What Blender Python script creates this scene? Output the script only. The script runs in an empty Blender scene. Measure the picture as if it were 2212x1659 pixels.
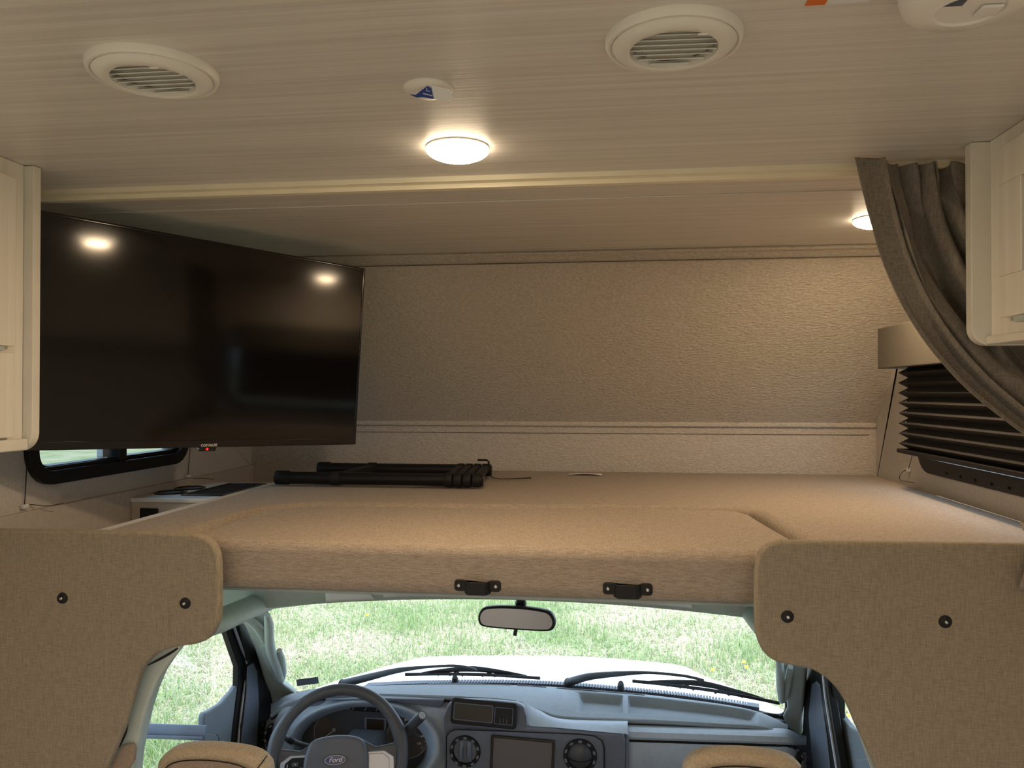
import bpy, bmesh, math, random
import numpy as np
from mathutils import Vector, Matrix

random.seed(7)
scene = bpy.context.scene
col = scene.collection
PI = math.pi

# ------------------------------------------------------------------ camera
FPX = 1690.0
YAW, PITCH = math.radians(6.9), math.radians(0.6)
CAM = Vector((0, 0, 1.6))
cd = bpy.data.cameras.new('camera'); cam = bpy.data.objects.new('camera', cd); col.objects.link(cam)
cd.sensor_width = 36.0; cd.lens = FPX / 2212 * 36.0; cd.clip_start = 0.02; cd.clip_end = 300
cam.location = CAM
cam.rotation_euler = (PI / 2 + PITCH, 0, YAW)
scene.camera = cam
_f = Vector((-math.sin(YAW) * math.cos(PITCH), math.cos(YAW) * math.cos(PITCH), math.sin(PITCH)))
_r = Vector((math.cos(YAW), math.sin(YAW), 0)); _u = _r.cross(_f)

# ------------------------------------------------------------------ world, sun, exposure
world = bpy.data.worlds.new('sky'); scene.world = world; world.use_nodes = True
wn = world.node_tree.nodes; wl = world.node_tree.links
bg = wn['Background']
bg.inputs['Color'].default_value = (0.60, 0.77, 1.0, 1)
bg.inputs['Strength'].default_value = 2.0
sd = bpy.data.lights.new('sun', 'SUN'); sun = bpy.data.objects.new('sun', sd); col.objects.link(sun)
sd.energy = 3.3; sd.angle = math.radians(0.6); sd.color = (1.0, 0.95, 0.86)
sun.location = (2, 9, 12)
sun.rotation_euler = Vector((-0.22, -0.50, -1.0)).to_track_quat('-Z', 'Y').to_euler()
scene.view_settings.view_transform = 'Standard'
scene.view_settings.look = 'None'
scene.view_settings.gamma = 1.0
scene.view_settings.use_curve_mapping = False
scene.view_settings.exposure = 1.0
LAMP_STRENGTH = 205.0
LAMP_COL = (1.0, 0.72, 0.44)

# ------------------------------------------------------------------ pixel -> direction helpers
def ray(u, v): return _f + _r * ((u - 1106) / FPX) + _u * ((829.5 - v) / FPX)
def onax(a, u, v, val):
    d = ray(u, v); return CAM + d * ((val - CAM[a]) / d[a])
def PX(u, v, x): return onax(0, u, v, x)
def PY(u, v, y): return onax(1, u, v, y)
def PZ(u, v, z): return onax(2, u, v, z)
def PD(u, v, d): return CAM + ray(u, v) * d

# ------------------------------------------------------------------ materials
def lin(c):
    return tuple(((x / 255) / 12.92 if x / 255 <= .04045 else ((x / 255 + .055) / 1.055) ** 2.4) for x in c)
MATS = {}
def mat(name, c, rough=.6, metal=0.0, spec=.5, var=None, scale=(8, 8, 8), amt=.15, bump=0.0, bscale=None, detail=4, emit=None, estr=0, sheen=0.0):
    m = bpy.data.materials.new(name); m.use_nodes = True
    nt = m.node_tree; b = nt.nodes['Principled BSDF']
    b.inputs['Base Color'].default_value = (*c, 1); b.inputs['Roughness'].default_value = rough
    b.inputs['Metallic'].default_value = metal; b.inputs['Specular IOR Level'].default_value = spec
    if sheen: b.inputs['Sheen Weight'].default_value = sheen
    if emit:
        b.inputs['Emission Color'].default_value = (*emit, 1); b.inputs['Emission Strength'].default_value = estr
    tc = nt.nodes.new('ShaderNodeTexCoord')
    def noise(sc, det):
        mp = nt.nodes.new('ShaderNodeMapping'); mp.inputs['Scale'].default_value = sc
        nt.links.new(tc.outputs['Object'], mp.inputs['Vector'])
        n = nt.nodes.new('ShaderNodeTexNoise'); n.inputs['Scale'].default_value = 1.0; n.inputs['Detail'].default_value = det
        nt.links.new(mp.outputs[0], n.inputs['Vector']); return n
    if amt and var is not False:
        n = noise(scale, detail)
        rp = nt.nodes.new('ShaderNodeValToRGB')
        v2 = var if var else tuple(x * (1 - amt * 2) for x in c)
        rp.color_ramp.elements[0].position = .32; rp.color_ramp.elements[1].position = .68
        rp.color_ramp.elements[0].color = (*v2, 1); rp.color_ramp.elements[1].color = (*c, 1)
        nt.links.new(n.outputs['Fac'], rp.inputs['Fac']); nt.links.new(rp.outputs[0], b.inputs['Base Color'])
    if bump:
        n2 = noise(bscale or scale, 3)
        bp = nt.nodes.new('ShaderNodeBump'); bp.inputs['Strength'].default_value = bump; bp.inputs['Distance'].default_value = .004
        nt.links.new(n2.outputs['Fac'], bp.inputs['Height']); nt.links.new(bp.outputs[0], b.inputs['Normal'])
    MATS[name] = m
    return m
def weave(name, c, c2, sx, sz, bump=.25, rough=.9, ax=('X', 'Z')):
    """cloth: two crossed families of stretched threads"""
    m = bpy.data.materials.new(name); m.use_nodes = True
    nt = m.node_tree; b = nt.nodes['Principled BSDF']; b.inputs['Roughness'].default_value = rough
    b.inputs['Specular IOR Level'].default_value = .15; b.inputs['Sheen Weight'].default_value = .08
    tc = nt.nodes.new('ShaderNodeTexCoord')
    def nz(sc):
        mp = nt.nodes.new('ShaderNodeMapping'); mp.inputs['Scale'].default_value = sc
        nt.links.new(tc.outputs['Object'], mp.inputs['Vector'])
        n = nt.nodes.new('ShaderNodeTexNoise'); n.inputs['Scale'].default_value = 1; n.inputs['Detail'].default_value = 2
        nt.links.new(mp.outputs[0], n.inputs['Vector']); return n
    a, d = nz((sx, sz, sz)), nz((sz, sx, sx) if ax[1] == 'Z' else (sz, sx, sz))
    ad = nt.nodes.new('ShaderNodeMath'); ad.operation = 'ADD'
    nt.links.new(a.outputs['Fac'], ad.inputs[0]); nt.links.new(d.outputs['Fac'], ad.inputs[1])
    hf = nt.nodes.new('ShaderNodeMath'); hf.operation = 'MULTIPLY'; hf.inputs[1].default_value = .5
    nt.links.new(ad.outputs[0], hf.inputs[0])
    rp = nt.nodes.new('ShaderNodeValToRGB')
    rp.color_ramp.elements[0].position = .36; rp.color_ramp.elements[1].position = .62
    rp.color_ramp.elements[0].color = (*c2, 1); rp.color_ramp.elements[1].color = (*c, 1)
    nt.links.new(hf.outputs[0], rp.inputs['Fac']); nt.links.new(rp.outputs[0], b.inputs['Base Color'])
    bp = nt.nodes.new('ShaderNodeBump'); bp.inputs['Strength'].default_value = bump; bp.inputs['Distance'].default_value = .002
    nt.links.new(hf.outputs[0], bp.inputs['Height']); nt.links.new(bp.outputs[0], b.inputs['Normal'])
    MATS[name] = m; return m
def emis(name, c, s):
    m = bpy.data.materials.new(name); m.use_nodes = True; nt = m.node_tree
    nt.nodes.remove(nt.nodes['Principled BSDF'])
    e = nt.nodes.new('ShaderNodeEmission'); e.inputs[0].default_value = (*c, 1); e.inputs[1].default_value = s
    nt.links.new(e.outputs[0], nt.nodes['Material Output'].inputs[0]); MATS[name] = m; return m
def glass(name, tint=(1, 1, 1), k=1.0):
    m = bpy.data.materials.new(name); m.use_nodes = True; nt = m.node_tree
    nt.nodes.remove(nt.nodes['Principled BSDF'])
    t = nt.nodes.new('ShaderNodeBsdfTransparent'); t.inputs[0].default_value = (*tint, 1)
    g = nt.nodes.new('ShaderNodeBsdfGlossy'); g.inputs['Roughness'].default_value = .02
    fr = nt.nodes.new('ShaderNodeLayerWeight')
    pw = nt.nodes.new('ShaderNodeMath'); pw.operation = 'POWER'; pw.inputs[1].default_value = 4.0
    nt.links.new(fr.outputs['Facing'], pw.inputs[0])
    ml = nt.nodes.new('ShaderNodeMath'); ml.operation = 'MULTIPLY_ADD'; ml.inputs[1].default_value = .5 * k; ml.inputs[2].default_value = .03
    nt.links.new(pw.outputs[0], ml.inputs[0])
    mx = nt.nodes.new('ShaderNodeMixShader'); nt.links.new(ml.outputs[0], mx.inputs[0])
    nt.links.new(t.outputs[0], mx.inputs[1]); nt.links.new(g.outputs[0], mx.inputs[2])
    nt.links.new(mx.outputs[0], nt.nodes['Material Output'].inputs[0]); MATS[name] = m; return m

mat('ceil', (.74, .72, .68), .40, spec=.45, var=(.62, .595, .555), scale=(1.6, 95, 95), bump=.12, bscale=(5, 190, 190), detail=6)
mat('cream', (.84, .79, .62), .40, amt=.03)
mat('wallfab', (.60, .55, .48), .85, spec=.2, var=(.48, .435, .38), scale=(95, 95, 190), bump=1.0, bscale=(85, 85, 200))
mat('sidewall', (.62, .58, .52), .75, spec=.2, var=(.55, .51, .455), scale=(170, 170, 110), bump=.3)
mat('cab', (.80, .77, .70), .45, var=(.72, .69, .62), scale=(60, 60, 2.5), bump=.08)
mat('cabedge', (.76, .74, .66), .4, amt=.05)
mat('white', (.82, .80, .76), .35, amt=.02)
mat('whitep', (.80, .79, .74), .45, amt=.02)
weave('panel', (.31, .262, .195), (.215, .180, .132), 60, 620, .35)
weave('matt', (.385, .325, .265), (.24, .197, .157), 60, 520, .5, ax=('X', 'Y'))
weave('seatfab', (.40, .33, .24), (.30, .245, .175), 160, 320, .25)
weave('seatback', (.33, .26, .20), (.25, .195, .15), 160, 320, .25)
weave('curt', (.255, .225, .19), (.165, .145, .12), 60, 420, .3)
mat('valance', (.125, .112, .09), .8, amt=.08, scale=(200, 200, 200))
mat('stitch', (.13, .11, .09), .9, amt=0)
mat('black', (.009, .009, .010), .42, spec=.25, amt=0)
mat('blackgloss', (.006, .006, .007), .12, amt=0)
mat('blackmat', (.013, .013, .014), .6, spec=.25, amt=.1, scale=(200, 200, 200))
mat('screen', (.004, .0035, .004), .10, spec=.5, amt=0)
mat('blind', (.022, .020, .019), .85, amt=.2, scale=(40, 40, 200))
mat('shelf', (.55, .50, .45), .6, var=(.48, .43, .385), scale=(3, 60, 60))
mat('shelfwhite', (.80, .80, .80), .35, amt=.02)
mat('wood', (.62, .52, .40), .6, amt=.05)
mat('metal', (.6, .6, .6), .3, metal=1.0, amt=0)
mat('mirror', (.42, .46, .52), .03, metal=1.0, amt=0)
mat('trimgrey', (.44, .50, .47), .6, amt=.04, scale=(40, 40, 40), bump=.06, bscale=(500, 500, 500))
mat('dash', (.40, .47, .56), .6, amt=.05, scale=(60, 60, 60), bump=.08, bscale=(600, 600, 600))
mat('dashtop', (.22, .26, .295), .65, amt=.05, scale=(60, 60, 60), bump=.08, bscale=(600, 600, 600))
mat('slate', (.120, .140, .185), .5, amt=.05, scale=(60, 60, 60), bump=.05, bscale=(600, 600, 600))
mat('slatedark', (.045, .049, .058), .45, amt=.05)
mat('wheel', (.065, .068, .078), .5, amt=.06, scale=(60, 60, 60))
mat('wheelhub', (.11, .115, .135), .5, amt=.05, bump=.15, bscale=(500, 500, 500))
mat('silver', (.42, .44, .50), .35, metal=.3, amt=0)
mat('doorgrey', (.21, .25, .285), .6, amt=.05)
mat('lcd', (.10, .095, .10), .25, amt=0)
mat('lcdb', (.022, .017, .010), .3, amt=0)
mat('blue', (.008, .022, .13), .3, amt=0)
mat('blueprint', (.02, .05, .28), .5, amt=0)
mat('ink', (.62, .63, .66), .5, amt=0)
mat('white_paint', (.86, .86, .86), .25, amt=0)
mat('paper', (.80, .82, .84), .7, amt=.03)
mat('sticker', (.16, .17, .19), .6, var=(.07, .08, .09), scale=(300, 60, 700))
mat('orange', (.75, .16, .015), .5, amt=0)
mat('red', (.5, .01, .01), .4, amt=0, emit=(1, .02, .02), estr=1.2)
mat('floorm', (.56, .52, .46), .5, var=(.44, .40, .35), scale=(3, 40, 3))
mat('armblue', (.19, .22, .29), .45, amt=.04)
mat('yellow', (.85, .50, .01), .6, amt=0)
emis('lampglow', LAMP_COL, LAMP_STRENGTH)
emis('lamprim', (1.0, .78, .52), 9.0)
glass('glass', (.97, .99, .985), .75)
glass('glasstint', (.68, .73, .71), .8)
M = MATS

# ------------------------------------------------------------------ mesh helpers
def link(name, verts, faces, m, parent=None, smooth=False, bevel=0, seg=3, angle=35, solid=0, recalc=True, center=True):
    verts = [Vector(v) for v in verts]
    c = Vector((0, 0, 0))
    if center and verts:
        lo = Vector((min(v[i] for v in verts) for i in range(3))); hi = Vector((max(v[i] for v in verts) for i in range(3)))
        c = (lo + hi) / 2
    me = bpy.data.meshes.new(name)
    me.from_pydata([tuple(v - c) for v in verts], [], faces)
    if recalc:
        bm = bmesh.new(); bm.from_mesh(me); bmesh.ops.remove_doubles(bm, verts=bm.verts, dist=1e-6)
        bmesh.ops.recalc_face_normals(bm, faces=bm.faces); bm.to_mesh(me); bm.free()
    if smooth or bevel:
        for p in me.polygons: p.use_smooth = True
    o = bpy.data.objects.new(name, me); col.objects.link(o)
    me.materials.append(M[m] if isinstance(m, str) else m)
    if parent:
        o.parent = parent; o.location = c - wloc(parent)
    else: o.location = c
    if solid:
        s = o.modifiers.new('solid', 'SOLIDIFY'); s.thickness = solid; s.offset = 0
    if bevel:
        b = o.modifiers.new('bevel', 'BEVEL'); b.width = bevel; b.segments = seg; b.limit_method = 'ANGLE'; b.angle_limit = math.radians(angle)
        b.harden_normals = False
        w = o.modifiers.new('wn', 'WEIGHTED_NORMAL'); w.keep_sharp = True
    elif smooth:
        try:
            me.set_sharp_from_angle(angle=math.radians(45))
        except Exception: pass
    return o
def wloc(o):
    l = o.location.copy()
    while o.parent: o = o.parent; l += o.location
    return l
def thing(name, loc, label, cat, group=None):
    o = bpy.data.objects.new(name, None); col.objects.link(o); o.location = loc; o.empty_display_size = .05
    return tag(o, label, cat, group)
def tag(o, label, cat=None, group=None, kind=None):
    o['label'] = label
    if cat: o['category'] = cat
    if group: o['group'] = group
    if kind: o['kind'] = kind
    return o
def struct(o, label, cat): return tag(o, label, cat, kind='structure')
def boxd(lo, hi):
    x0, y0, z0 = lo; x1, y1, z1 = hi
    v = [(x0, y0, z0), (x1, y0, z0), (x1, y1, z0), (x0, y1, z0), (x0, y0, z1), (x1, y0, z1), (x1, y1, z1), (x0, y1, z1)]
    f = [(0, 3, 2, 1), (4, 5, 6, 7), (0, 1, 5, 4), (1, 2, 6, 5), (2, 3, 7, 6), (3, 0, 4, 7)]
    return v, f
def box(name, lo, hi, m, parent=None, bevel=0, seg=2):
    lo, hi = [min(a, b) for a, b in zip(lo, hi)], [max(a, b) for a, b in zip(lo, hi)]
    return link(name, *boxd(lo, hi), m, parent, bevel=bevel, seg=seg)
def boxes(name, lst, m, parent=None, bevel=0):
    V, Fc = [], []
    for lo, hi in lst:
        v, f = boxd(lo, hi); n = len(V); V += v; Fc += [tuple(i + n for i in q) for q in f]
    return link(name, V, Fc, m, parent, bevel=bevel, recalc=False)
def prism(name, pts, ext, m, parent=None, bevel=0, seg=3, angle=35):
    """pts: 3-D outline; ext: extrusion vector"""
    n = len(pts); ext = Vector(ext); pts = [Vector(p) for p in pts]
    v = pts + [p + ext for p in pts]
    f = [tuple(range(n)), tuple(range(2 * n - 1, n - 1, -1))] + [(i, (i + 1) % n, n + (i + 1) % n, n + i) for i in range(n)]
    return link(name, v, f, m, parent, bevel=bevel, seg=seg, angle=angle)
def pix(name, pts, ext, m, parent=None, bevel=.004, seg=3, angle=35):
    return prism(name, [PY(u, v, y) for u, v, y in pts], ext, m, parent, bevel, seg, angle)
def catmull(pts, n=8, closed=False):
    pts = [Vector(p) for p in pts]; out = []; N = len(pts)
    for i in range(N if closed else N - 1):
        if closed: a, b, c, d = pts[i - 1], pts[i], pts[(i + 1) % N], pts[(i + 2) % N]
        else: a, b, c, d = pts[max(i - 1, 0)], pts[i], pts[i + 1], pts[min(i + 2, N - 1)]
        for k in range(n):
            t = k / n
            out.append(.5 * ((2 * b) + (c - a) * t + (2 * a - 5 * b + 4 * c - d) * t * t + (3 * b - a - 3 * c + d) * t ** 3))
    if not closed: out.append(pts[-1])
    return out
def tube(name, pts, r, m, parent=None, sec=10, closed=False, smooth_n=0, flat=None):
    """r float or list; flat=(axis vector, factor) squashes the section along axis"""
    if smooth_n: 
        if isinstance(r, (list, tuple)):
            rr = []
            for i in range(len(r) - 1): rr += [r[i] + (r[i + 1] - r[i]) * k / smooth_n for k in range(smooth_n)]
            r = rr + [r[-1]]
        pts = catmull(pts, smooth_n, closed)
    pts = [Vector(p) for p in pts]; N = len(pts)
    if not isinstance(r, (list, tuple)): r = [r] * N
    V, Fc = [], []; nrm = None
    for i in range(N):
        if closed: t = pts[(i + 1) % N] - pts[i - 1]
        else: t = pts[min(i + 1, N - 1)] - pts[max(i - 1, 0)]
        t.normalize()
        if nrm is None: nrm = t.orthogonal().normalized()
        else:
            nrm = nrm - t * nrm.dot(t); nrm.normalize()
        bi = t.cross(nrm)
        for k in range(sec):
            a = 2 * PI * k / sec
            off = (nrm * math.cos(a) + bi * math.sin(a)) * r[i]
            if flat:
                ax, fk = flat; ax = Vector(ax).normalized(); off = off - ax * off.dot(ax) * (1 - fk)
            V.append(pts[i] + off)
    for i in range(N if closed else N - 1):
        j = (i + 1) % N
        for k in range(sec): Fc.append((i * sec + k, i * sec + (k + 1) % sec, j * sec + (k + 1) % sec, j * sec + k))
    if not closed: Fc += [tuple(range(sec - 1, -1, -1)), tuple(range((N - 1) * sec, N * sec))]
    return link(name, V, Fc, m, parent, smooth=True)
def frame(o, zdir, ydir=(0, 0, 1)):
    z = Vector(zdir).normalized(); y = Vector(ydir); y = (y - z * y.dot(z)).normalized(); x = y.cross(z)
    return Matrix.Translation(o) @ Matrix((x, y, z)).transposed().to_4x4()
def lathe(name, prof, m, parent=None, mtx=None, n=40, arc=None):
    mtx = mtx or Matrix(); V, Fc = [], []
    k = len(prof)
    for i in range(n):
        a = 2 * PI * i / n
        for r, z in prof: V.append(mtx @ Vector((r * math.cos(a), r * math.sin(a), z)))
    for i in range(n):
        j = (i + 1) % n
        for q in range(k - 1): Fc.append((i * k + q, j * k + q, j * k + q + 1, i * k + q + 1))
    if prof[0][0] > 1e-5 and False: pass
    return link(name, V, Fc, m, parent, smooth=True)
def grid(name, fn, nu, nv, m, parent=None, smooth=True, solid=0, closed_u=False):
    V = [fn(i / nu, j / nv) for j in range(nv + 1) for i in range(nu + 1)]
    Fc = [(j * (nu + 1) + i, j * (nu + 1) + i + 1, (j + 1) * (nu + 1) + i + 1, (j + 1) * (nu + 1) + i) for j in range(nv) for i in range(nu)]
    return link(name, V, Fc, m, parent, smooth=smooth, solid=solid)
def rrect(w, h, r, n=5):
    out = []
    for cx, cy, a0 in ((w / 2 - r, h / 2 - r, 0), (-w / 2 + r, h / 2 - r, 90), (-w / 2 + r, -h / 2 + r, 180), (w / 2 - r, -h / 2 + r, 270)):
        for k in range(n + 1):
            a = math.radians(a0 + 90 * k / n); out.append((cx + r * math.cos(a), cy + r * math.sin(a)))
    return out
def rplate(name, mtx, w, h, r, t, m, parent=None, bevel=.001, off=(0, 0)):
    pts = [mtx @ Vector((x + off[0], y + off[1], 0)) for x, y in rrect(w, h, r)]
    return prism(name, pts, (mtx.to_3x3() @ Vector((0, 0, t))), m, parent, bevel=bevel, seg=2)
def ringplate(name, mtx, w, h, r, bw, t, m, parent=None, off=(0, 0), r2=None):
    """flat frame: rounded rectangle with rounded opening"""
    a = rrect(w, h, r, 6); b = rrect(w - 2 * bw, h - 2 * bw, r2 or max(r - bw, .002), 6); n = len(a)
    V = []
    for z in (0, t):
        for q in (a, b):
            V += [mtx @ Vector((x + off[0], y + off[1], z)) for x, y in q]
    Fc = []
    for i in range(n):
        j = (i + 1) % n
        Fc += [(i, j, n + j, n + i), (2 * n + i, 3 * n + i, 3 * n + j, 2 * n + j), (i, 2 * n + i, 2 * n + j, j), (n + i, n + j, 3 * n + j, 3 * n + i)]
    return link(name, V, Fc, m, parent, bevel=.0015, seg=2)
def text(name, s, mtx, size, m, parent=None, ext=.0004, align='CENTER', shear=0, sx=1.0):
    cu = bpy.data.curves.new(name, 'FONT'); cu.body = s; cu.size = size; cu.extrude = ext; cu.align_x = align; cu.align_y = 'CENTER'; cu.shear = shear
    o = bpy.data.objects.new(name, cu)
    dg = bpy.context.evaluated_depsgraph_get()
    col.objects.link(o); dg.update()
    me = bpy.data.meshes.new_from_object(o.evaluated_get(dg)); bpy.data.objects.remove(o)
    me.transform(mtx @ Matrix.Diagonal((sx, 1, 1, 1)))
    c = mtx.translation
    me.transform(Matrix.Translation(-c)); me.materials.clear(); me.materials.append(M[m])
    o = bpy.data.objects.new(name, me); col.objects.link(o)
    if parent: o.parent = parent; o.location = c - wloc(parent)
    else: o.location = c
    return o
def screw(parent, p, nd, r=.004, m='metal', name='screw'):
    return lathe(name, [(0, .0018), (r * .7, .0016), (r, 0), (r, -.002)], m, parent, frame(p, nd), n=12)

def sst(a, b, x): t = max(0, min(1, (x - a) / (b - a))); return t * t * (3 - 2 * t)
XL, XR, ZC = -1.37, .945, 2.035
XC = -.245
YF = 2.90                       # lower part of the nose wall
YREAR = -3.2
ZB = 1.31                       # top of the bunk mattress

# ================================================================== SETTING
struct(box('floor', (XL - .05, YREAR, -.06), (XR + .05, 1.35, 0), 'floorm'), 'brown plank vinyl floor of the coach', 'floor')
ceil = struct(box('ceiling', (XL - .05, YREAR, ZC), (XR + .05, 1.553, ZC + .05), 'ceil'), 'pale wood-grain ceiling panel holding the two round vents', 'ceiling')
ceil2 = struct(box('ceiling', (XL - .05, 1.553, ZC), (XR + .05, 2.50, ZC + .05), 'ceil'), 'wood-grain ceiling panel above the overhead bunk', 'ceiling')
box('seam_strip', (XL, 1.752, ZC - .003), (XR, 1.764, ZC), 'ceil', ceil2, .001)
t1 = struct(boxes('trim_1', [((XL, 1.545, ZC - .010), (XR, 1.566, ZC)), ((XL, 1.566, ZC - .019), (XR, 1.584, ZC))], 'cream'), 'long cream strip across the ceiling between coach and bunk', 'trim')

def wall_x(name, x0, x1, ylo, yhi, zlo, zhi, holes, m):
    """wall slab in the plane x with rectangular window holes (sorted along y, none overlapping)"""
    L = []; y = ylo
    for a, b, c, d in holes:
        L.append(((x0, y, zlo), (x1, a, zhi))); L.append(((x0, a, zlo), (x1, b, c))); L.append(((x0, a, d), (x1, b, zhi))); y = b
    L.append(((x0, y, zlo), (x1, yhi, zhi)))
    return boxes(name, L, m)
WLH = (1.735, 2.385, 1.41, 1.72)     # left bunk window hole y0,y1,z0,z1
WRH = (1.58, 2.50, 1.378, 1.72)
wl_ = struct(wall_x('wall_left', XL - .05, XL, YREAR, 1.41, -.06, ZC + .05, [(-1.7, -.3, .85, 1.60)], 'sidewall'), 'pale wallboard side of the coach behind the grey cupboard', 'wall')  # unseen opening behind the camera, added to let daylight into the coach
wr_ = struct(wall_x('wall_right', XR, XR + .05, YREAR, 1.41, -.06, ZC + .05, [(-2.6, -1.5, .85, 1.60), (-1.0, -.5, .0, 1.85)], 'sidewall'), 'pale wallboard side of the coach behind the wall cabinet', 'wall')  # unseen window and doorway gaps, added and sized for daylight from behind
nl = wall_x('wall_left', XL - .05, XL, 1.41, 2.41, 1.17, ZC + .05, [WLH], 'sidewall'); struct(nl, 'beige bunk side wall holding the black sliding window', 'wall')
nr = wall_x('wall_right', XR, XR + .05, 1.41, 2.50, 1.17, ZC + .05, [WRH], 'sidewall'); struct(nr, 'beige bunk side wall behind the black pleated blind', 'wall')
for nm, x0, x1, y0, par in (('nose_panel', XL - .05, XL, 2.41, nl), ('nose_panel', XR, XR + .05, 2.50, nr)):
    pts = [(x0, y0, 1.17), (x0, 2.96, 1.17), (x0, 2.96, 1.52), (x0, 2.47, ZC + .05), (x0, y0, ZC + .05)]
    prism(nm, pts, (x1 - x0, 0, 0), 'sidewall', par)
struct(box('wall_back', (XL - .05, YREAR - .05, -.06), (XR + .05, YREAR, ZC + .05), 'sidewall'), 'pale rear wall of the coach', 'wall')
# nose wall: sloped upper panel and upright lower panel
wf = struct(prism('wall_front', [(XL - .02, YF, 1.487), (XL - .02, 2.405, ZC + .01), (XL - .02, 2.45, ZC + .04), (XL - .02, YF + .05, 1.50)], (XR - XL + .04, 0, 0), 'wallfab'),
            'sloping beige textured nose wall above the bunk', 'wall')
lf = box('lower_panel', (XL - .02, YF, 1.17), (XR + .02, YF + .05, 1.475), 'wallfab', wf)
box('ledge_roll', (XL, YF - .012, 1.474), (XR, YF + .02, 1.492), 'wallfab', wf, .005, 3)
box('stitch_line', (XL, YF - .0015, 1.447), (XR - .025, YF + .001, 1.4495), 'stitch', wf)
box('stitch_line', (XR - .025, YF - .0012, 1.30), (XR - .023, YF + .001, 1.448), 'wallfab', wf)
tube('corner_bead', [(XL, 2.402, ZC - .006), (XR, 2.402, ZC - .006)], .006, 'wallfab', wf, 8)
_k = (YF - 2.405) / (1.487 - ZC - .01)
box('stitch_line', (XL, 2.405 + .028 - .004, ZC - .0325), (XR, 2.405 + .028, ZC - .030), 'stitch', wf)
# bunk board, boxed-in sides
pf = struct(box('floor', (XL, 1.60, 1.182), (XR, 2.95, 1.2), 'shelf'), 'thin bunk board carrying the mattress over the cab', 'floor')
t2 = struct(box('trim_2', (XL, 1.44, 1.2), (XL + .012, YF, 1.318), 'shelf', None, .002), 'low wooden side board along the bunk wall beside the cup holders', 'trim')
t3 = struct(box('trim_3', (XL + .012, YF - .012, 1.2), (-1.08, YF, 1.302), 'shelf', None, .002), 'short wooden board under the nose wall behind the console', 'trim')
t4 = struct(box('trim_4', (-1.085, 1.46, 1.2), (-1.055, YF - .02, 1.306), 'wood', None, .004), 'cream wooden rail along the edge of the mattress', 'trim')

# ================================================================== MATTRESS
mt = [(-1.05, 1.47), (-.845, 1.47), (-.858, 1.62), (-.858, 1.80), (-.845, 1.88), (-.80, 1.935), (-.72, 1.955), (-.36, 1.965), (.27, 2.005), (.32, 2.005), (.352, 1.975),
      (.365, 1.90), (.372, 1.75), (.385, 1.60), (.42, 1.47), (.93, 1.47), (.935, 2.86), (-1.05, 2.86)]
mo = thing('mattress', (-.1, 2.4, 1.2), 'wide beige cloth mattress filling the overhead bunk', 'mattress')
body = prism('cover', [(x, y, 1.202) for x, y in mt], (0, 0, ZB - 1.202 + .004), 'matt', mo, bevel=.028, seg=5, angle=50)
cu = [(-.79, 1.462), (.34, 1.462), (.375, 1.50), (.370, 1.62), (.355, 1.78), (.345, 1.92), (.325, 1.975), (.28, 1.99), (-.36, 1.950), (-.72, 1.940), (-.795, 1.915), (-.835, 1.85), (-.848, 1.70), (-.84, 1.52), (-.82, 1.475)]
cusho = thing('bunk_cushion', (-.25, 1.7, 1.205), 'thick beige filler cushion with two black pull handles on its front', 'cushion')
prism('cover', [(x, y, 1.213) for x, y in cu], (0, 0, ZB - 1.213), 'matt', cusho, bevel=.022, seg=5, angle=50)
box('base_board', (-.80, 1.60, 1.2005), (.33, 1.93, 1.2125), 'blackmat', cusho)
# soft folds on the mattress near the seam
def fold(a, b, w, h):
    a, b = Vector(a), Vector(b)
    return [a.lerp(b, .0), a.lerp(b, .5) + Vector((0, .004, 0)), b], w, h
for (a, b, w) in (((.06, 2.10, ZB + .001), (.17, 2.03, ZB + .001), .012), ((.16, 2.06, ZB + .001), (.25, 2.025, ZB), .009), ((-.30, 2.05, ZB), (-.20, 2.01, ZB), .008), ((.36, 2.03, ZB + .001), (.45, 2.06, ZB), .009)):
    p = [Vector(a), (Vector(a) + Vector(b)) / 2 + Vector((0, .004, 0)), Vector(b)]
    tube('fold', p, [.001, w * .7, .001], 'matt', mo, 8, smooth_n=5, flat=((0, 0, 1), .35))
tg = PZ(1262, 1027, ZB + .003)
lab = tag(grid('mattress_label', lambda s, t: Vector((tg.x - .055 + .115 * s, tg.y - .02 + .05 * t, ZB + .0065 + .004 * math.sin(3 * s) * (1 - t))), 8, 4, 'paper', None, True, .0008), 'small white care label lying at the back of the mattress', 'label')
# pull handles
def pull(u0, v0, u1, v1, label):
    a, b = PY(u0, v0, 1.459), PY(u1, v1, 1.459); w = (b - a).x; h = (a - b).z; c = (a + b) / 2
    o = thing('pull_handle', c, label, 'handle', 'black pull handles on the bunk cushion')
    for s in (-1, 1):
        x0 = c.x + s * w * .5; x1 = c.x + s * w * .22
        pts = [Vector((c.x + s * w * .38, 1.4635, c.z)) + Vector((px_, 0, pz_)) for px_, pz_ in rrect(w * .27, h * .86, .006)]
        prism('mounting_tab', pts, (0, -.006, 0), 'blackmat', o, .0015, 2)
        screw(o, Vector((c.x + s * w * .41, 1.4555, c.z)), (0, -1, 0), .0036)
    prof = [(-.30, 0), (-.24, -.014), (-.19, -.018), (.19, -.018), (.24, -.014), (.30, 0), (.25, 0), (.20, -.013), (-.20, -.013), (-.25, 0)]
    pts = [Vector((c.x + p * w, 1.4635 + q, c.z - h * .62)) for p, q in prof]
    prism('grip', pts, (0, 0, h * 1.0), 'blackmat', o, .0015, 2, 25)
pull(983, 1250, 1080, 1281, 'black moulded pull handle fixed below the ladder on the cushion front')
pull(1304, 1256, 1408, 1289, 'black moulded pull handle on the cushion front beside the screwed wing panel')

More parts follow.
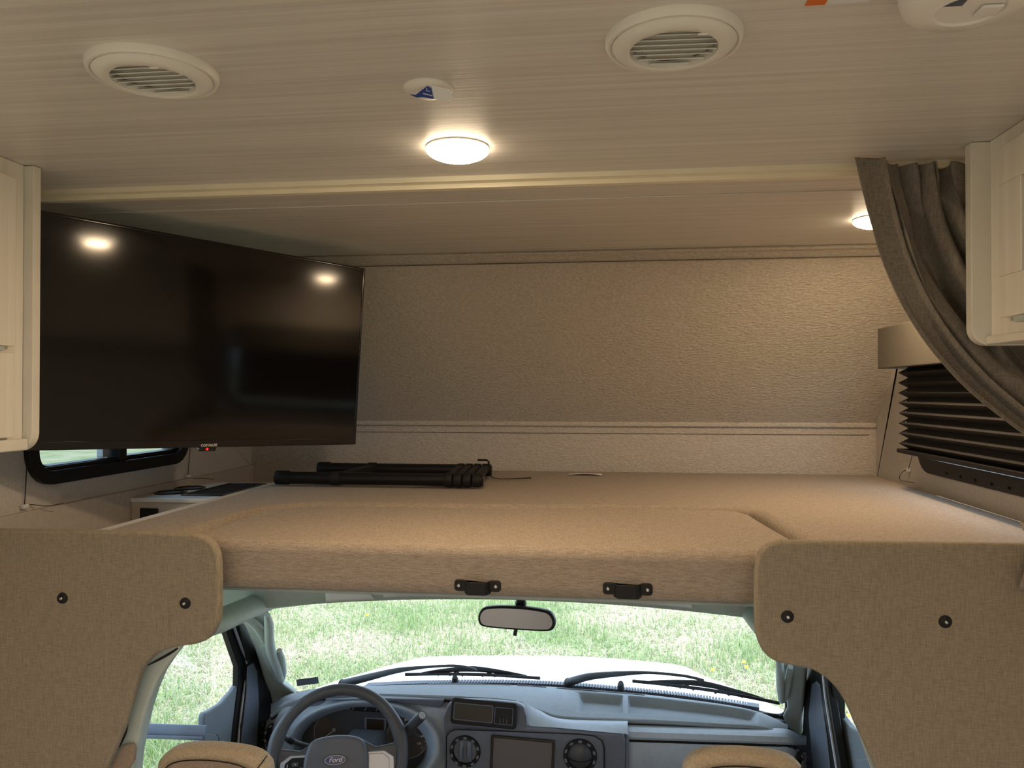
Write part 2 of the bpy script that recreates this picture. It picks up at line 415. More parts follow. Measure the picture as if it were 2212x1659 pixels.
# ================================================================== WING PANELS
YP = 1.405
def wing(name, outl, label, buttons):
    pts = catmull([PY(u, v, YP) for u, v in outl[0]], 3)[:]
    pts += [Vector(p) for p in outl[1]]
    o = thing(name, (pts[0].x, YP, 0), label, 'panel')
    prism('upholstery', pts, (0, .022, 0), 'panel', o, .007, 3, 40)
    for (u, v) in buttons:
        p = PY(u, v, YP - .0005)
        b = lathe('cap_washer', [(.0, .0045), (.004, .0045), (.0055, .0035), (.0095, .003), (.0108, .0005), (.0108, -.001)], 'blackmat', o, frame(p, (0, -1, 0)), n=24)
        screw(b, p + Vector((0, -.0045, 0)), (0, -1, 0), .0032)
    return o
lout = [[(-170, 1141), (0, 1144), (200, 1147), (380, 1151), (425, 1155), (452, 1168), (467, 1190), (472, 1225), (472, 1320), (467, 1352), (450, 1380), (420, 1393), (385, 1398), (350, 1407), (322, 1425),
         (302, 1455), (287, 1500), (270, 1560), (250, 1610), (228, 1662), (195, 1720)], [(-1.10, YP, .55), (-1.16, YP, 0.004), (XL + .002, YP, 0.004), (XL + .002, YP, 1.335)]]
wing('wing_panel', lout, 'tall brown fabric wing panel under the television, beside the steering wheel', [(135, 1292), (400, 1303)])
rout = [[(2460, 1180), (2212, 1176), (2000, 1173), (1720, 1169), (1685, 1169), (1655, 1179), (1638, 1200), (1632, 1240), (1632, 1340), (1636, 1378), (1652, 1412), (1680, 1432), (1720, 1440), (1760, 1450), (1800, 1479), (1830, 1522), (1850, 1568),
         (1870, 1610), (1893, 1660), (1915, 1720)], [(.62, YP, .55), (.70, YP, 0.004), (XR - .002, YP, 0.004), (XR - .002, YP, 1.338)]]
wing('wing_panel', rout, 'tall brown fabric wing panel under the gathered curtain', [(1701, 1332), (2042, 1343)])

# ================================================================== CABINETS
def round_board(name, x0, x1, y0, y1, z0, z1, r, corner, m, parent):
    pts = []
    n = 6
    if corner == 'xmax':
        pts = [(x0, z1), (x0, z0)] + [(x1 - r + r * math.sin(a), z0 + r - r * math.cos(a)) for a in [PI / 2 * k / n for k in range(n + 1)]] + [(x1, z1)]
    else:
        pts = [(x1, z1), (x1, z0)] + [(x0 + r - r * math.sin(a), z0 + r - r * math.cos(a)) for a in [PI / 2 * k / n for k in range(n + 1)]] + [(x0, z1)]
    return prism(name, [(x, y0, z) for x, z in pts], (0, y1 - y0, 0), m, parent, .0012, 2)
lc = thing('wall_cupboard', (-1.25, 1.0, 1.5), 'pale wood-look cupboard hung beside the television', 'cabinet')
round_board('end_board', XL + .001, -1.088, 1.372, 1.392, 1.487, ZC - .001, .035, 'xmax', 'cabedge', lc)
box('carcass', (XL + .001, .30, 1.497), (-1.128, 1.372, ZC - .001), 'cab', lc)
box('face_frame', (-1.128, .30, 1.497), (-1.108, 1.371, ZC - .001), 'cab', lc)
box('bottom_rail', (-1.108, .30, 1.49), (-1.094, 1.371, 1.512), 'cabedge', lc, .003)
d = box('door', (-1.108, .88, 1.685), (-1.093, 1.335, 2.0), 'cab', lc, .002)
box('door_panel', (-1.094, .93, 1.73), (-1.0925, 1.29, 1.955), 'cabedge', d, .001)
box('finger_pull', (-1.1075, 1.10, 1.676), (-1.0945, 1.31, 1.684), 'trimgrey', d)
d = box('door', (-1.108, .88, 1.516), (-1.095, 1.335, 1.673), 'cab', lc, .002)
box('door', (-1.108, .36, 1.516), (-1.093, .87, 2.0), 'cab', lc, .002)
rc = thing('wall_cabinet', (.8, 1.0, 1.69), 'white wood-look wall cabinet with a panelled door beside the curtain', 'cabinet')
round_board('end_board', .628, XR - .001, 1.44, 1.462, 1.681, ZC - .001, .03, 'xmin', 'cabedge', rc)
box('carcass', (.685, .30, 1.697), (XR - .001, 1.44, ZC - .001), 'cab', rc)
box('face_frame', (.660, .30, 1.697), (.685, 1.4395, ZC - .001), 'cab', rc)
box('bottom_board', (.650, .30, 1.682), (XR - .001, 1.4395, 1.6965), 'cabedge', rc, .003)
# panelled door: stiles, rails and a sunk centre
d = box('door', (.650, .80, 1.722), (.660, 1.375, 2.003), 'cab', rc, .002)
boxes('door_rails', [((.642, .80, 1.722), (.650, 1.375, 1.79)), ((.642, .80, 1.94), (.650, 1.375, 2.003)), ((.642, .80, 1.79), (.650, .87, 1.94)), ((.642, 1.305, 1.79), (.650, 1.375, 1.94))], 'cab', d, .0015)
box('panel_groove', (.6485, 1.300, 1.79), (.6498, 1.305, 1.94), 'blackmat', d)
box('finger_pull', (.645, 1.10, 1.712), (.6598, 1.335, 1.7215), 'trimgrey', d)

# ================================================================== CEILING FITTINGS
def vent(c, rz, label):
    o = thing('ceiling_vent', c, label, 'vent')
    R_ = .0835
    mtx = Matrix.Translation(c) @ Matrix.Rotation(rz, 4, 'Z') @ Matrix.Diagonal((1, 1, -1, 1))
    lathe('trim_ring', [(R_ * .88, .0), (R_, .0), (R_, .006), (R_ * .97, .011), (R_ * .93, .011), (R_ * .915, .008), (R_ * .90, .008)], 'whitep', o, mtx, 56)
    lathe('dial', [(R_ * .90, .004), (R_ * .90, .010), (R_ * .82, .016), (R_ * .66, .0175), (R_ * .64, .0165), (R_ * .635, .006)], 'whitep', o, mtx, 56)
    lathe('back_disc', [(0, .004), (R_ * .66, .004)], 'whitep', o, mtx, 40)
    n = 8; rr = R_ * .645
    for k in range(n):
        yc = -rr + (k + .5) * 2 * rr / n; hw = math.sqrt(max(rr * rr - yc * yc, 1e-6)) - .001
        p = [(-hw, yc - .0066, .0158), (hw, yc - .0066, .0158), (hw, yc + .0050, .0090), (-hw, yc + .0050, .0090)]
        p = [mtx @ Vector(q) for q in p]
        prism('louvre', p, mtx.to_3x3() @ Vector((0, .0, -.0015)), 'whitep', o)
    tab = box('tab', mtx @ Vector((.022, -rr * .86, .0165)), mtx @ Vector((.034, -rr * .80, .0185)), 'whitep', o, .0008)
vent(Vector((-.606, .985, ZC)), 0, 'round white louvred ceiling vent near the pale cupboard')
vent(Vector((.082, .972, ZC)), math.radians(2), 'round white louvred ceiling vent near the smoke alarm')
def lamp(c, label, r=.056):
    o = thing('ceiling_lamp', c, label, 'lamp')
    mtx = Matrix.Translation(c) @ Matrix.Diagonal((1, 1, -1, 1))
    lathe('base_ring', [(r * .6, 0), (r * .99, 0), (r * .99, .0030), (r * .985, .0031), (r * 1.003, .003), (r * .6, .003)], 'whitep', o, mtx, 32)
    dz_ = lathe('diffuser', [(r * .66, .0200), (r * .86, .0155), (r * .97, .0105), (r, .0075), (r, .0032), (0, .0032)], 'lamprim', o, mtx, 32)
    lathe('led_lens', [(0, .0218), (r * .35, .0214), (r * .66, .0200)], 'lampglow', dz_, mtx, 32)
    return o
lamp(Vector((-.262, 1.362, ZC)), 'glowing round dome lamp on the ceiling in front of the cream strip')
lamp(Vector((.672, 2.05, ZC)), 'glowing round lamp above the bunk, half behind the curtain')
for x, y in ((-.262, -.45), (-.262, -1.3), (.35, -.7), (-.85, -.7), (.35, -2.2), (-.85, -2.2)):  # unseen lamps added behind the camera to raise the ambient light
    lamp(Vector((x, y, ZC)), 'unseen dome lamp added further back in the coach as fill light').__setitem__('group', 'added fill lamps further back in the coach')
# small dome with torn sticker
c = Vector((-.253, 1.092, ZC))
o = thing('ceiling_sensor', c, 'small white disc sensor with a torn blue and white sticker', 'sensor')
mtx = Matrix.Translation(c) @ Matrix.Diagonal((1, 1, -1, 1))
lathe('disc', [(0, .0095), (.020, .009), (.031, .006), (.0355, .0025), (.0355, 0)], 'white', o, mtx, 40)
def flap(u0, v0, u1, v1, z): return PZ(u0, v0, z)
pts = [PY(u, v, 1.066) for u, v in ((934, 185), (972, 193), (977, 214), (970, 218), (948, 216), (930, 214), (912, 203))]
prism('sticker', pts, (0, -.0006, 0), 'paper', o)
pts = [PY(u, v, 1.0652) for u, v in ((898, 205), (923, 186), (932, 190), (937, 214), (912, 210), (900, 211), (884, 204))]
tri = prism('sticker_print', pts, (0, -.0006, 0), 'blueprint', o)
tube('print_line', [PY(914, 202, 1.0642), PY(934, 207, 1.0642)], .0007, 'ink', tri, 6)
tube('print_line', [PY(922, 190, 1.0642), PY(921, 196, 1.0642), PY(929, 197, 1.0642)], .0006, 'ink', tri, 6)
# smoke alarm
c = Vector((.372, .853, ZC))
o = thing('smoke_alarm', c, 'white round smoke alarm on the ceiling with a slotted face', 'alarm')
mtx = Matrix.Translation(c) @ Matrix.Diagonal((1, 1, -1, 1))
lathe('base_plate', [(0, .0), (.072, .0), (.072, .006), (0, .006)], 'white', o, mtx, 48)
lathe('housing', [(.066, .006), (.067, .022), (.062, .034), (.052, .041), (.034, .0425), (.032, .040), (0, .040)], 'white', o, mtx, 48)
for k in range(5):
    a = mtx @ Vector((-.004 + .0, -.012 - .0035 * k, .0412))
    box('slot', a + Vector((-.030, -.0008, -.0006)), a + Vector((-.008, .0008, .0008)), 'slate', o)
box('button', mtx @ Vector((.008, -.010, .040)), mtx @ Vector((.03, .012, .0440)), 'whitep', o, .002)
c = PZ(1812, -2, ZC - .0008)
o = thing('ceiling_sticker', c, 'orange and white warning sticker flat on the ceiling', 'sticker')
box('paper', c + Vector((-.034, -.012, -.0003)), c + Vector((.034, .010, .0006)), 'paper', o)
box('orange_patch', c + Vector((-.034, -.012, -.0008)), c + Vector((-.012, .010, -.0003)), 'orange', o)
for k in range(2): box('print_line', c + Vector((-.006, -.009 + .006 * k, -.0006)), c + Vector((.028, -.0065 + .006 * k, -.0002)), 'blueprint', o)

# ================================================================== TELEVISION
TR, TL_ = PD(789, 580, 2.32), PD(92, 455, 1.70)
wv = (TL_ - TR).normalized(); H = .5225
_n0 = wv.cross(Vector((0, 0, -1))).normalized(); _n0 = _n0 if _n0.dot(CAM - TR) > 0 else -_n0
hv = Vector((0, 0, -1)) - _n0 * .045; hv = (hv - wv * hv.dot(wv)).normalized()      # tilted slightly down
nv = wv.cross(hv); nv = nv if nv.dot(CAM - TR) > 0 else -nv
TW = .905
ctr = TR + wv * TW / 2 + hv * H / 2
tvm = frame(ctr, nv, -hv)
tv = thing('television', ctr + hv * H / 2, 'large black flat television angled over the bunk', 'television')
rplate('casing', tvm @ Matrix.Translation((0, 0, -.03)), TW - .004, H - .004, .004, .024, 'blackmat', tv)
ringplate('bezel', tvm @ Matrix.Translation((0, 0, -.006)), TW, H, .004, .007, .007, 'blackgloss', tv, r2=.002)
rplate('screen', tvm @ Matrix.Translation((0, 0, -.006)), TW - .012, H - .012, .002, .0052, 'screen', tv, .0005)
rplate('chin', tvm @ Matrix.Translation((0, -H / 2 + .010, 0)), TW - .002, .017, .001, .0022, 'blackgloss', tv, .0005)
sens = rplate('sensor_pod', tvm @ Matrix.Translation((.0, -H / 2 - .004, -.008)), .045, .012, .004, .009, 'blackgloss', tv, .001)
# logo on the chin: pixel (452, 960)
def on_plane(u, v, P, n):
    d = ray(u, v); return CAM + d * ((P - CAM).dot(n) / d.dot(n))
lp = on_plane(452, 961, ctr + nv * .0023, nv)
text('logo', 'conne\u0436', frame(lp + nv * .0002, nv, -hv), .0135, 'ink', tv)
rp_ = on_plane(447, 970, ctr + nv * .002, nv)
lathe('standby_light', [(0, .001), (.0028, .0008), (.003, 0)], 'red', tv, frame(rp_ + nv * .0015, nv, -hv), 12)
# wall bracket behind
bp_ = ctr - nv * .03
tube('bracket_arm', [bp_, bp_ - nv * .08, Vector((XL + .01, bp_.y + .1, bp_.z))], .016, 'blackmat', tv, 8)
box('bracket_plate', (XL + .001, bp_.y + .04, bp_.z - .08), (XL + .012, bp_.y + .16, bp_.z + .08), 'blackmat', tv, .003)

# ================================================================== WINDOWS OF THE BUNK
def bunk_window(name, x, sgn, y0, y1, z0, z1, label, mull, inner=.045, gl='glass'):
    c = Vector((x, (y0 + y1) / 2, (z0 + z1) / 2)); w, h = y1 - y0, z1 - z0
    mtx = frame(c, (sgn, 0, 0), (0, 0, 1))
    o = thing(name, c, label, 'window'); o['kind'] = 'structure'
    ringplate('frame', mtx, w, h, .085, inner, .016 if sgn > 0 else .010, 'black', o, r2=.05)
    ringplate('inner_frame', mtx @ Matrix.Translation((0, 0, -.04)), w - 2 * inner + .02, h - 2 * inner + .02, .06, .022 if sgn > 0 else .012, .04, 'black', o, r2=.04)
    rplate('pane', mtx @ Matrix.Translation((0, 0, -.035)), w - 2 * inner, h - 2 * inner, .05, .004, gl, o, .0)
    if mull is not None:
        box('mullion', (x - .03 * sgn, mull - .016, z0 + inner), (x + .012 * sgn, mull + .016, z1 - inner), 'black', o, .003)
        box('slider_rail', (x - .03 * sgn, y0 + inner, z0 + inner - .002), (x + .006 * sgn, mull, z0 + inner + .010), 'black', o, .002)
        box('slider_stile', (x - .03 * sgn, mull - .060, z0 + inner + .014), (x - .01 * sgn, mull - .030, z1 - inner), 'silver', o, .002)
    return o
bunk_window('window_1', XL, 1, 1.70, 2.42, 1.372, 1.755, 'black framed sliding window under the television', 2.07, .034, gl='glasstint')
bunk_window('window_2', XR, -1, 1.565, 2.515, 1.362, 1.735, 'black framed window mostly covered by the pleated blind', None, .042)
for k in range(6):
    lathe('frame_plug', [(0, .003), (.003, .002), (.004, 0)], 'blackmat', bpy.data.objects['window_2'], frame(Vector((XR - .0105, 2.30 - .085 * k, 1.375)), (-1, 0, 0)), 10)

# ================================================================== VALANCE AND PLEATED BLIND
xv = .806
a = PX(1895, 710, xv); b = PX(1895, 797, xv)
vz1, vz0, vy = a.z, b.z, a.y
va = thing('valance', (.9, 2.1, vz0), 'grey-brown boxed valance over the pleated blind', 'valance')
box('front_board', (xv, 1.63, vz0), (xv + .016, vy, vz1), 'valance', va, .003)
box('end_cap', (xv + .016, vy - .016, vz0), (XR - .001, vy, vz1), 'valance', va, .002)
box('top_board', (xv + .016, 1.63, vz1 - .014), (XR - .001, vy - .016, vz1 - .001), 'valance', va, .001)
bl = thing('pleated_blind', (.9, 2.05, 1.41), 'black pleated blind drawn almost down beneath the valance', 'blind')
yb = PX(1950, 870, .848).y; zb = PX(1947, 972, .85).z
zt = vz0 + .03; NPL = 9; ph = (zt - zb - .006) / NPL
V, Fc = [], []
for k in range(2 * NPL + 1):
    x = .836 if k % 2 else .864
    z = zb + .006 + k * ph / 2
    for y in (yb, 1.64): V.append((x, y, z))
Fc = [(2 * k, 2 * k + 1, 2 * k + 3, 2 * k + 2) for k in range(2 * NPL)]
cl = link('pleated_cloth', V, Fc, 'blind', bl, solid=.0012)
box('bottom_rail', (.832, 1.64, zb - .006), (.868, yb + .006, zb + .0055), 'blackmat', bl, .002)
for k in range(1, 2 * NPL, 2):
    lathe('eyelet', [(0, .0012), (.0012, .001), (.0014, 0)], 'paper', cl, frame(Vector((.8355 + .009, yb - .035, zb + .006 + k * ph / 2 + ph * .16)), (-1, 0, .6)), 8)
# cord of the blind with its clip
p0 = Vector((.865, yb - .03, zb)); q = PX(1962, 1015, .938)
cdl = thing('blind_cord', q, 'thin black cord and clear clip below the pleated blind', 'cord')
tube('cord', [p0, q], .0010, 'black', cdl, 6)
q2 = PX(1944, 1027, .925); q3 = PX(1945, 1037, .92); q4 = PX(1975, 1043, .925)
tube('cord_tail', [q, PX(1952, 1018, .93), q2, q3, PX(1958, 1040, .92), q4], .0010, 'black', cdl, 6, smooth_n=4)
box('clip', q + Vector((-.004, -.008, -.006)), q + Vector((.006, .008, .006)), 'paper', cdl, .002)
for (u0, v0, u1, v1, tail, lab_) in ((58, 1006, 53, 1092, [(70, 1090), (100, 1093), (137, 1087)], 'thin cord with clip under the rounded corner of the sliding window near the cupboard'),
                            (411, 966, 406, 1027, [(412, 1033), (440, 1033), (463, 1036)], 'thin cord with clip on the bunk wall below the television logo')):
    a, b = PX(u0, v0, XL + .006), PX(u1, v1, XL + .006)
    o = thing('blind_cord', b, lab_, 'cord')
    tube('cord', [a, b], .0011, 'blackmat', o, 6)
    tube('cord_tail', [b] + [PX(u, v, XL + .008 + .02 * i) for i, (u, v) in enumerate(tail)], .0010, 'black', o, 6, smooth_n=4)
    box('clip', b + Vector((-.005, -.009, -.007)), b + Vector((.006, .009, .003)), 'paper', o, .002)
tube('seam', [PX(505, 960, XL + .001) * 1, (XL + .002, YF - .002, 1.31)], .001, 'wallfab', wf, 6)

# ================================================================== CONSOLE WITH CUP HOLDERS
cz = 1.297
co = thing('console', (-1.22, 2.3, 1.2), 'white console box with two cup holders and a black tray', 'console')
box('body', (XL + .0125, 2.105, 1.2005), (-1.0855, 2.50, cz - .012), 'shelf', co, .002)
box('top', (XL + .0125, 2.10, cz - .012), (-1.0855, 2.505, cz), 'shelfwhite', co, .002)
for p in (Vector((-1.302, 2.215, cz)), Vector((-1.302, 2.325, cz))):
    mtx = Matrix.Translation((p.x, p.y, cz))
    cupo = lathe('cup_holder', [(.047, 0), (.047, .004), (.042, .005), (.0385, .004)], 'blackgloss', co, mtx, 32)
    lathe('cup_floor', [(0, .0012), (.040, .0012)], 'slate', cupo, mtx, 32)
a, b = PZ(360, 1073, cz), PZ(520, 1053, cz)
ringplate('tray_rim', frame(Vector((-1.172, 2.31, cz)), (0, 0, 1), (0, 1, 0)), .14, .30, .01, .012, .004, 'blackgloss', co)
box('tray_floor', (-1.235, 2.165, cz + .0002), (-1.109, 2.455, cz + .0015), 'blackmat', co)
pl = PY(325, 1103, 2.1045)
box('socket_plate', (pl.x - .03, 2.1045, 1.228), (pl.x + .025, 2.098, 1.268), 'blackmat', co, .003)

# ================================================================== FOLDING LADDER ON THE MATTRESS
la = thing('telescopic_ladder', (-.7, 2.45, ZB), 'black telescopic ladder folded flat on the mattress', 'ladder')
zr = ZB + .030
rails = {}
for nm, yy, ul, ur in (('f', 2.285, 597, 1040), ('b', 2.585, 688, 1058)):
    xl_ = PY(ul, 1032, yy).x; xr_ = PY(ur, 1032, yy).x
    rails[nm] = (xl_, xr_, yy)
    L_ = xr_ - xl_
    tube('rail', [(xl_ + .03, yy, zr), (xr_ - .10, yy, zr)], .0185, 'black', la, 20)
    e = lathe('end_foot', [(0, 0), (.0205, 0), (.0215, .003), (.0215, .04), (.019, .043), (0, .043)], 'blackmat', la, frame(Vector((xl_, yy, zr)), (1, 0, 0)), 24)
    for k in range(7):
        box('tread_tooth', (xl_ - .003, yy - .002, zr - .016 + k * .0052), (xl_ + .002, yy + .002, zr - .0135 + k * .0052), 'blackmat', e)
    for k in range(4):
        x = xr_ - .110 + k * .028
        lathe('collar', [(.0175, 0), (.0205, .001), (.0215, .004), (.0215, .020), (.0205, .0235), (.0175, .0245)], 'blackmat', la, frame(Vector((x, yy, zr)), (1, 0, 0)), 24)
    lathe('end_cap', [(0, .006), (.016, .006), (.0195, .003), (.0195, 0), (.0195, -.01)], 'black', la, frame(Vector((xr_, yy, zr)), (1, 0, 0)), 24)
    lathe('clamp_ring', [(.0185, 0), (.0213, .001), (.0213, .028), (.0185, .029)], 'blackmat', la, frame(Vector((xl_ + .175, yy, zr)), (1, 0, 0)), 24)
f_, b_ = rails['f'], rails['b']
def rung(xf, xb, w, zt_):
    pts = [(xf - w / 2, f_[2] + .012, zt_ - .012), (xf + w / 2, f_[2] + .012, zt_ - .012), (xb + w / 2, b_[2] - .012, zt_ - .012), (xb - w / 2, b_[2] - .012, zt_ - .012)]
    return prism('rung', pts, (0, 0, .022), 'blackmat', la, .003, 2)
rung(f_[0] + .19, b_[0] + .19, .030, zr + .004)
for k in range(4):
    r_ = rung(f_[1] - .098 + k * .028, b_[1] - .098 + k * .028, .023, zr + .006)
    for (x, y) in ((f_[1] - .098 + k * .028, f_[2] + .06),): pass
screw(la, Vector((f_[1] + .0055, f_[2] + .004, zr + .006)), (1, 0, 0), .003); screw(la, Vector((f_[1] + .0055, f_[2] + .004, zr - .008)), (1, 0, 0), .003)
hx = b_[1] - .004
tube('hook', [(hx - .035, b_[2] - .01, zr + .034), (hx - .004, b_[2] - .01, zr + .034), (hx + .002, b_[2] - .01, zr + .028), (hx + .002, b_[2] - .01, zr - .012)], .0035, 'black', la, 8)
tube('pull_strap', [PZ(1045, 1010, ZB + .035), PZ(1055, 1020, ZB + .02), PZ(1068, 1033, ZB + .011), PZ(1110, 1034, ZB + .010), PZ(1147, 1032, ZB + .012)], [.003, .003, .003, .004, .005], 'black', la, 8, smooth_n=4, flat=((0, 0, 1), .4))

# ================================================================== CURTAIN
ct = thing('curtain', (.7, 1.53, 1.3), 'heavy grey-brown curtain gathered up and tied back to the wall', 'curtain')
lead = catmull([(1834, 352, 0), (1848, 415, 0), (1868, 492, 0), (1892, 572, 0), (1927, 652, 0), (1968, 722, 0), (2014, 782, 0), (2072, 843, 0), (2135, 895, 0), (2212, 950, 0), (2330, 1010, 0)], 10)
NL = len(lead) - 1
def cfold(s, t):
    """pleat offset along y: tight gathers under the heading, merging into fewer deep folds"""
    if s < .22:
        return -.030 + .003 * math.sin(s * 12) + .026 * sst(.045, .075, s) * (1 - sst(.17, .20, s)) * sst(.35, .65, t) - .006 * sst(.19, .21, s)
    q = (s - .22) / .78
    w = q + .035 * math.sin(11 * q + 1) + .02 * math.sin(23 * q)
    top = math.sin(2 * PI * 6.5 * w)
    mid_ = math.sin(2 * PI * 3.6 * w + 1.4 + 1.6 * t + .5 * math.sin(7 * t))
    low = math.sin(2 * PI * 2.3 * w + .6 + 1.2 * t)
    a, b = sst(.06, .30, t), sst(.45, .9, t)
    f = top * (1 - a) * .019 + (mid_ * (1 - b) + low * b) * a * .034 + .010 * math.sin(2 * PI * 5.1 * w + 9 * t) * a * (1 - b)
    return f
def curtp(s, t):
    l = lead[min(int(round(t * NL)), NL)]
    L_ = PY(l.x, l.y, 1.52)
    top = Vector((.690, 1.545, ZC - .016)); tie = Vector((.925, 1.545, 1.62))
    tt = t ** 1.25
    R_ = top.lerp(tie, tt); R_.x = .690 + (.925 - .690) * (t ** 2.2)
    ss = s ** (1.0 + .15 * t)
    p = L_.lerp(R_, ss)
    p.y = 1.515 + cfold(s, t) + .02 * s
    if t < .06: p.y += (random.random() - .5) * .0
    p.x += .007 * math.cos(s * 2 * PI * 8 + 2) * (1 - t) * sst(.22, .3, s)
    if s > .24 and t < .05: p.z -= .001 + .003 * math.sin(s * 47)
    p.z -= .03 * math.sin(PI * s) * t * 0 
    return p
cc = grid('cloth', curtp, 110, 80, 'curt', ct, True, .0015)
def hem(s, t):
    p = curtp(.205 * s, .045 * t); p.y -= .0022; return p
def tailp(s, t):
    a0 = Vector((.90 + .03 * s, 1.53, 1.42)); 
    path = [Vector((.90, 1.53, 1.46)), Vector((.73, 1.50, 1.366)), Vector((.715, 1.45, 1.356)), Vector((.70, 1.395, 1.350)), Vector((.672, 1.385, 1.277))]
    path2 = [Vector((.935, 1.53, 1.46)), Vector((.935, 1.47, 1.40)), Vector((.935, 1.42, 1.36)), Vector((.935, 1.385, 1.325)), Vector((.935, 1.378, 1.20))]
    path[0] = curtp(0, 1); path2[0] = curtp(1, 1)
    path.insert(1, Vector((.868, 1.53, 1.47))); path2.insert(1, Vector((.935, 1.53, 1.50)))
    k = t * 5; i = min(int(k), 4); f = k - i
    p = path[i].lerp(path[i + 1], f).lerp(path2[i].lerp(path2[i + 1], f), s)
    p.y += -.012 + .008 * math.sin(s * 14 + 2 * t); p.z += .01 * math.sin(s * 9)*(1 - t)
    return p
grid('curtain_tail', tailp, 40, 30, 'curt', ct, True, .0015)
tube('tie_band', [Vector((.902 + .038 * math.cos(a), 1.53 + .03 * math.sin(a), 1.485 + .012 * math.cos(a))) for a in [2 * PI * k / 16 for k in range(16)]], .006, 'curt', ct, 8, closed=True)
tk = thing('curtain_track', (.7, 1.53, ZC - .01), 'slim white curtain track fixed to the ceiling above the gathered curtain', 'track')
box('rail', (.44, 1.587, ZC - .009), (XR - .002, 1.600, ZC - .0005), 'cream', tk, .001)
# ================================================================== CAB: WINDSHIELD
def WS(u, v, off=0.0):
    """point of the curved windshield seen at a pixel (off = metres outside the glass)"""
    y = 2.35
    for _ in range(25):
        p = PY(u, v, y); y = 2.60 + off - 1.0 * (p.z - .62) - .17 * (p.x - XC) ** 2
    return PY(u, v, y)
def ws_y(x, z): return 2.60 - 1.0 * (z - .62) - .17 * (x - XC) ** 2
def wsg(s, t):
    z = .585 + .50 * t; hw = .83 - .14 * t; x = XC + (2 * s - 1) * hw
    return Vector((x, ws_y(x, z), z))
w3 = thing('window_3', (XC, 2.6, .585), 'wide curved windshield of the cab', 'windshield'); w3['kind'] = 'structure'
grid('pane', wsg, 40, 14, 'glass', w3, True)
seal = []
for u, v in ((575, 1320), (583, 1400), (603, 1462), (620, 1488), (640, 1497), (680, 1497)): seal.append(WS(u, v, -.004))
tube('seal', seal, .006, 'black', w3, 8, smooth_n=5)
seal = [WS(u, v, -.004) for u, v in ((1600, 1537), (1660, 1545), (1690, 1545), (1700, 1530), (1698, 1505), (1690, 1460))]
tube('seal', seal, .007, 'black', w3, 8, smooth_n=5)
st = tag(prism('windshield_sticker', [WS(u, v, -.003) for u, v in ((640, 1468), (687, 1462), (689, 1476), (642, 1482))], (0, -.0006, 0), 'sticker'), 'small dark printed sticker on the lower corner of the windshield', 'sticker')

# header above the windshield with the turned-up visors
hd = thing('trim_5', (XC, 2.0, 1.05), 'grey-green headliner strip above the windshield', 'headliner'); hd['kind'] = 'structure'
_hp = [PY(u, v, 1.95) for u, v in ((590, 1308), (900, 1293), (1270, 1298), (1600, 1330))]
_hc = np.polyfit([p.x for p in _hp], [p.z for p in _hp], 2)
def header(s, t):
    x = -1.04 + s * 1.58
    zn = float(np.polyval(_hc, x))
    prof = [(2.105 - .10 * (x - XC) ** 2, zn - .030), (1.95, zn), (1.90, max(zn + .05, 1.118)), (1.595, 1.1805)]
    k = t * 3; i = min(int(k), 2); f = k - i
    y = prof[i][0] + (prof[i + 1][0] - prof[i][0]) * f; z = prof[i][1] + (prof[i + 1][1] - prof[i][1]) * f
    return Vector((x, y, z))
grid('liner', header, 40, 9, 'trimgrey', hd, True, .008)
for u0, u1, t0, t1, lab_ in ((700, 806, .355, .60, 'pale notice label on the visor beside the driver grab handle'), (826, 914, .40, .60, 'pale notice label on the visor between the driver label and the mirror'),
                             (1386, 1496, .40, .62, 'pale notice label on the passenger visor')):
    sx0, sx1 = [(PY(u_, 1292, 1.925).x + 1.04) / 1.58 for u_ in (u0, u1)]
    lbl = grid('visor_label', lambda a, b, sx0=sx0, sx1=sx1, t0=t0, t1=t1: header(sx0 + (sx1 - sx0) * (a + .08 * b * (1 - 2 * a)), t0 + (t1 - t0) * b) + Vector((0, -.0075, -.002)), 8, 4, 'paper', None, True, .0008)
    tag(lbl, lab_, 'label')

# rear-view mirror
mc = PY(1114, 1337, 2.08)
mir = thing('rear_view_mirror', PY(1125, 1305, 2.13), 'black rear-view mirror hanging on the windshield', 'mirror')
mdir = Vector((-.10, -1, .06)).normalized()
mm = frame(mc, mdir)
mo_ = [(-.105, -.012), (-.098, -.024), (-.08, -.0285), (-.03, -.030), (.03, -.030), (.08, -.0285), (.098, -.024), (.106, -.010), (.104, .006), (.092, .022), (.07, .0275), (.03, .031), (-.03, .031), (-.07, .0275), (-.092, .022), (-.104, .006)]
mo_ = [(p.x, p.y) for p in catmull([Vector((x, y, 0)) for x, y in mo_], 3, True)]
prism('housing', [mm @ Vector((x, y, -.028)) for x, y in mo_], mm.to_3x3() @ Vector((0, 0, .026)), 'black', mir, .006, 3, 40)
prism('glass', [mm @ Vector((x * .93, y * .82, -.002)) for x, y in mo_], mm.to_3x3() @ Vector((0, 0, .0012)), 'mirror', mir)
tube('mount_arm', [mm @ Vector((.008, .025, -.02)), PY(1124, 1308, 2.12), WS(1125, 1304, -.006)], [.007, .011, .012], 'black', mir, 12)
lathe('mount_button', [(0, .01), (.012, .008), (.016, 0), (.014, -.008)], 'black', mir, frame(PY(1125, 1304, 2.12), (0, -1, -.2)), 20)
tube('dimmer_tab', [mm @ Vector((0, -.028, -.006)), mm @ Vector((-.003, -.045, -.003))], .005, 'black', mir, 8, flat=(mdir, .5))

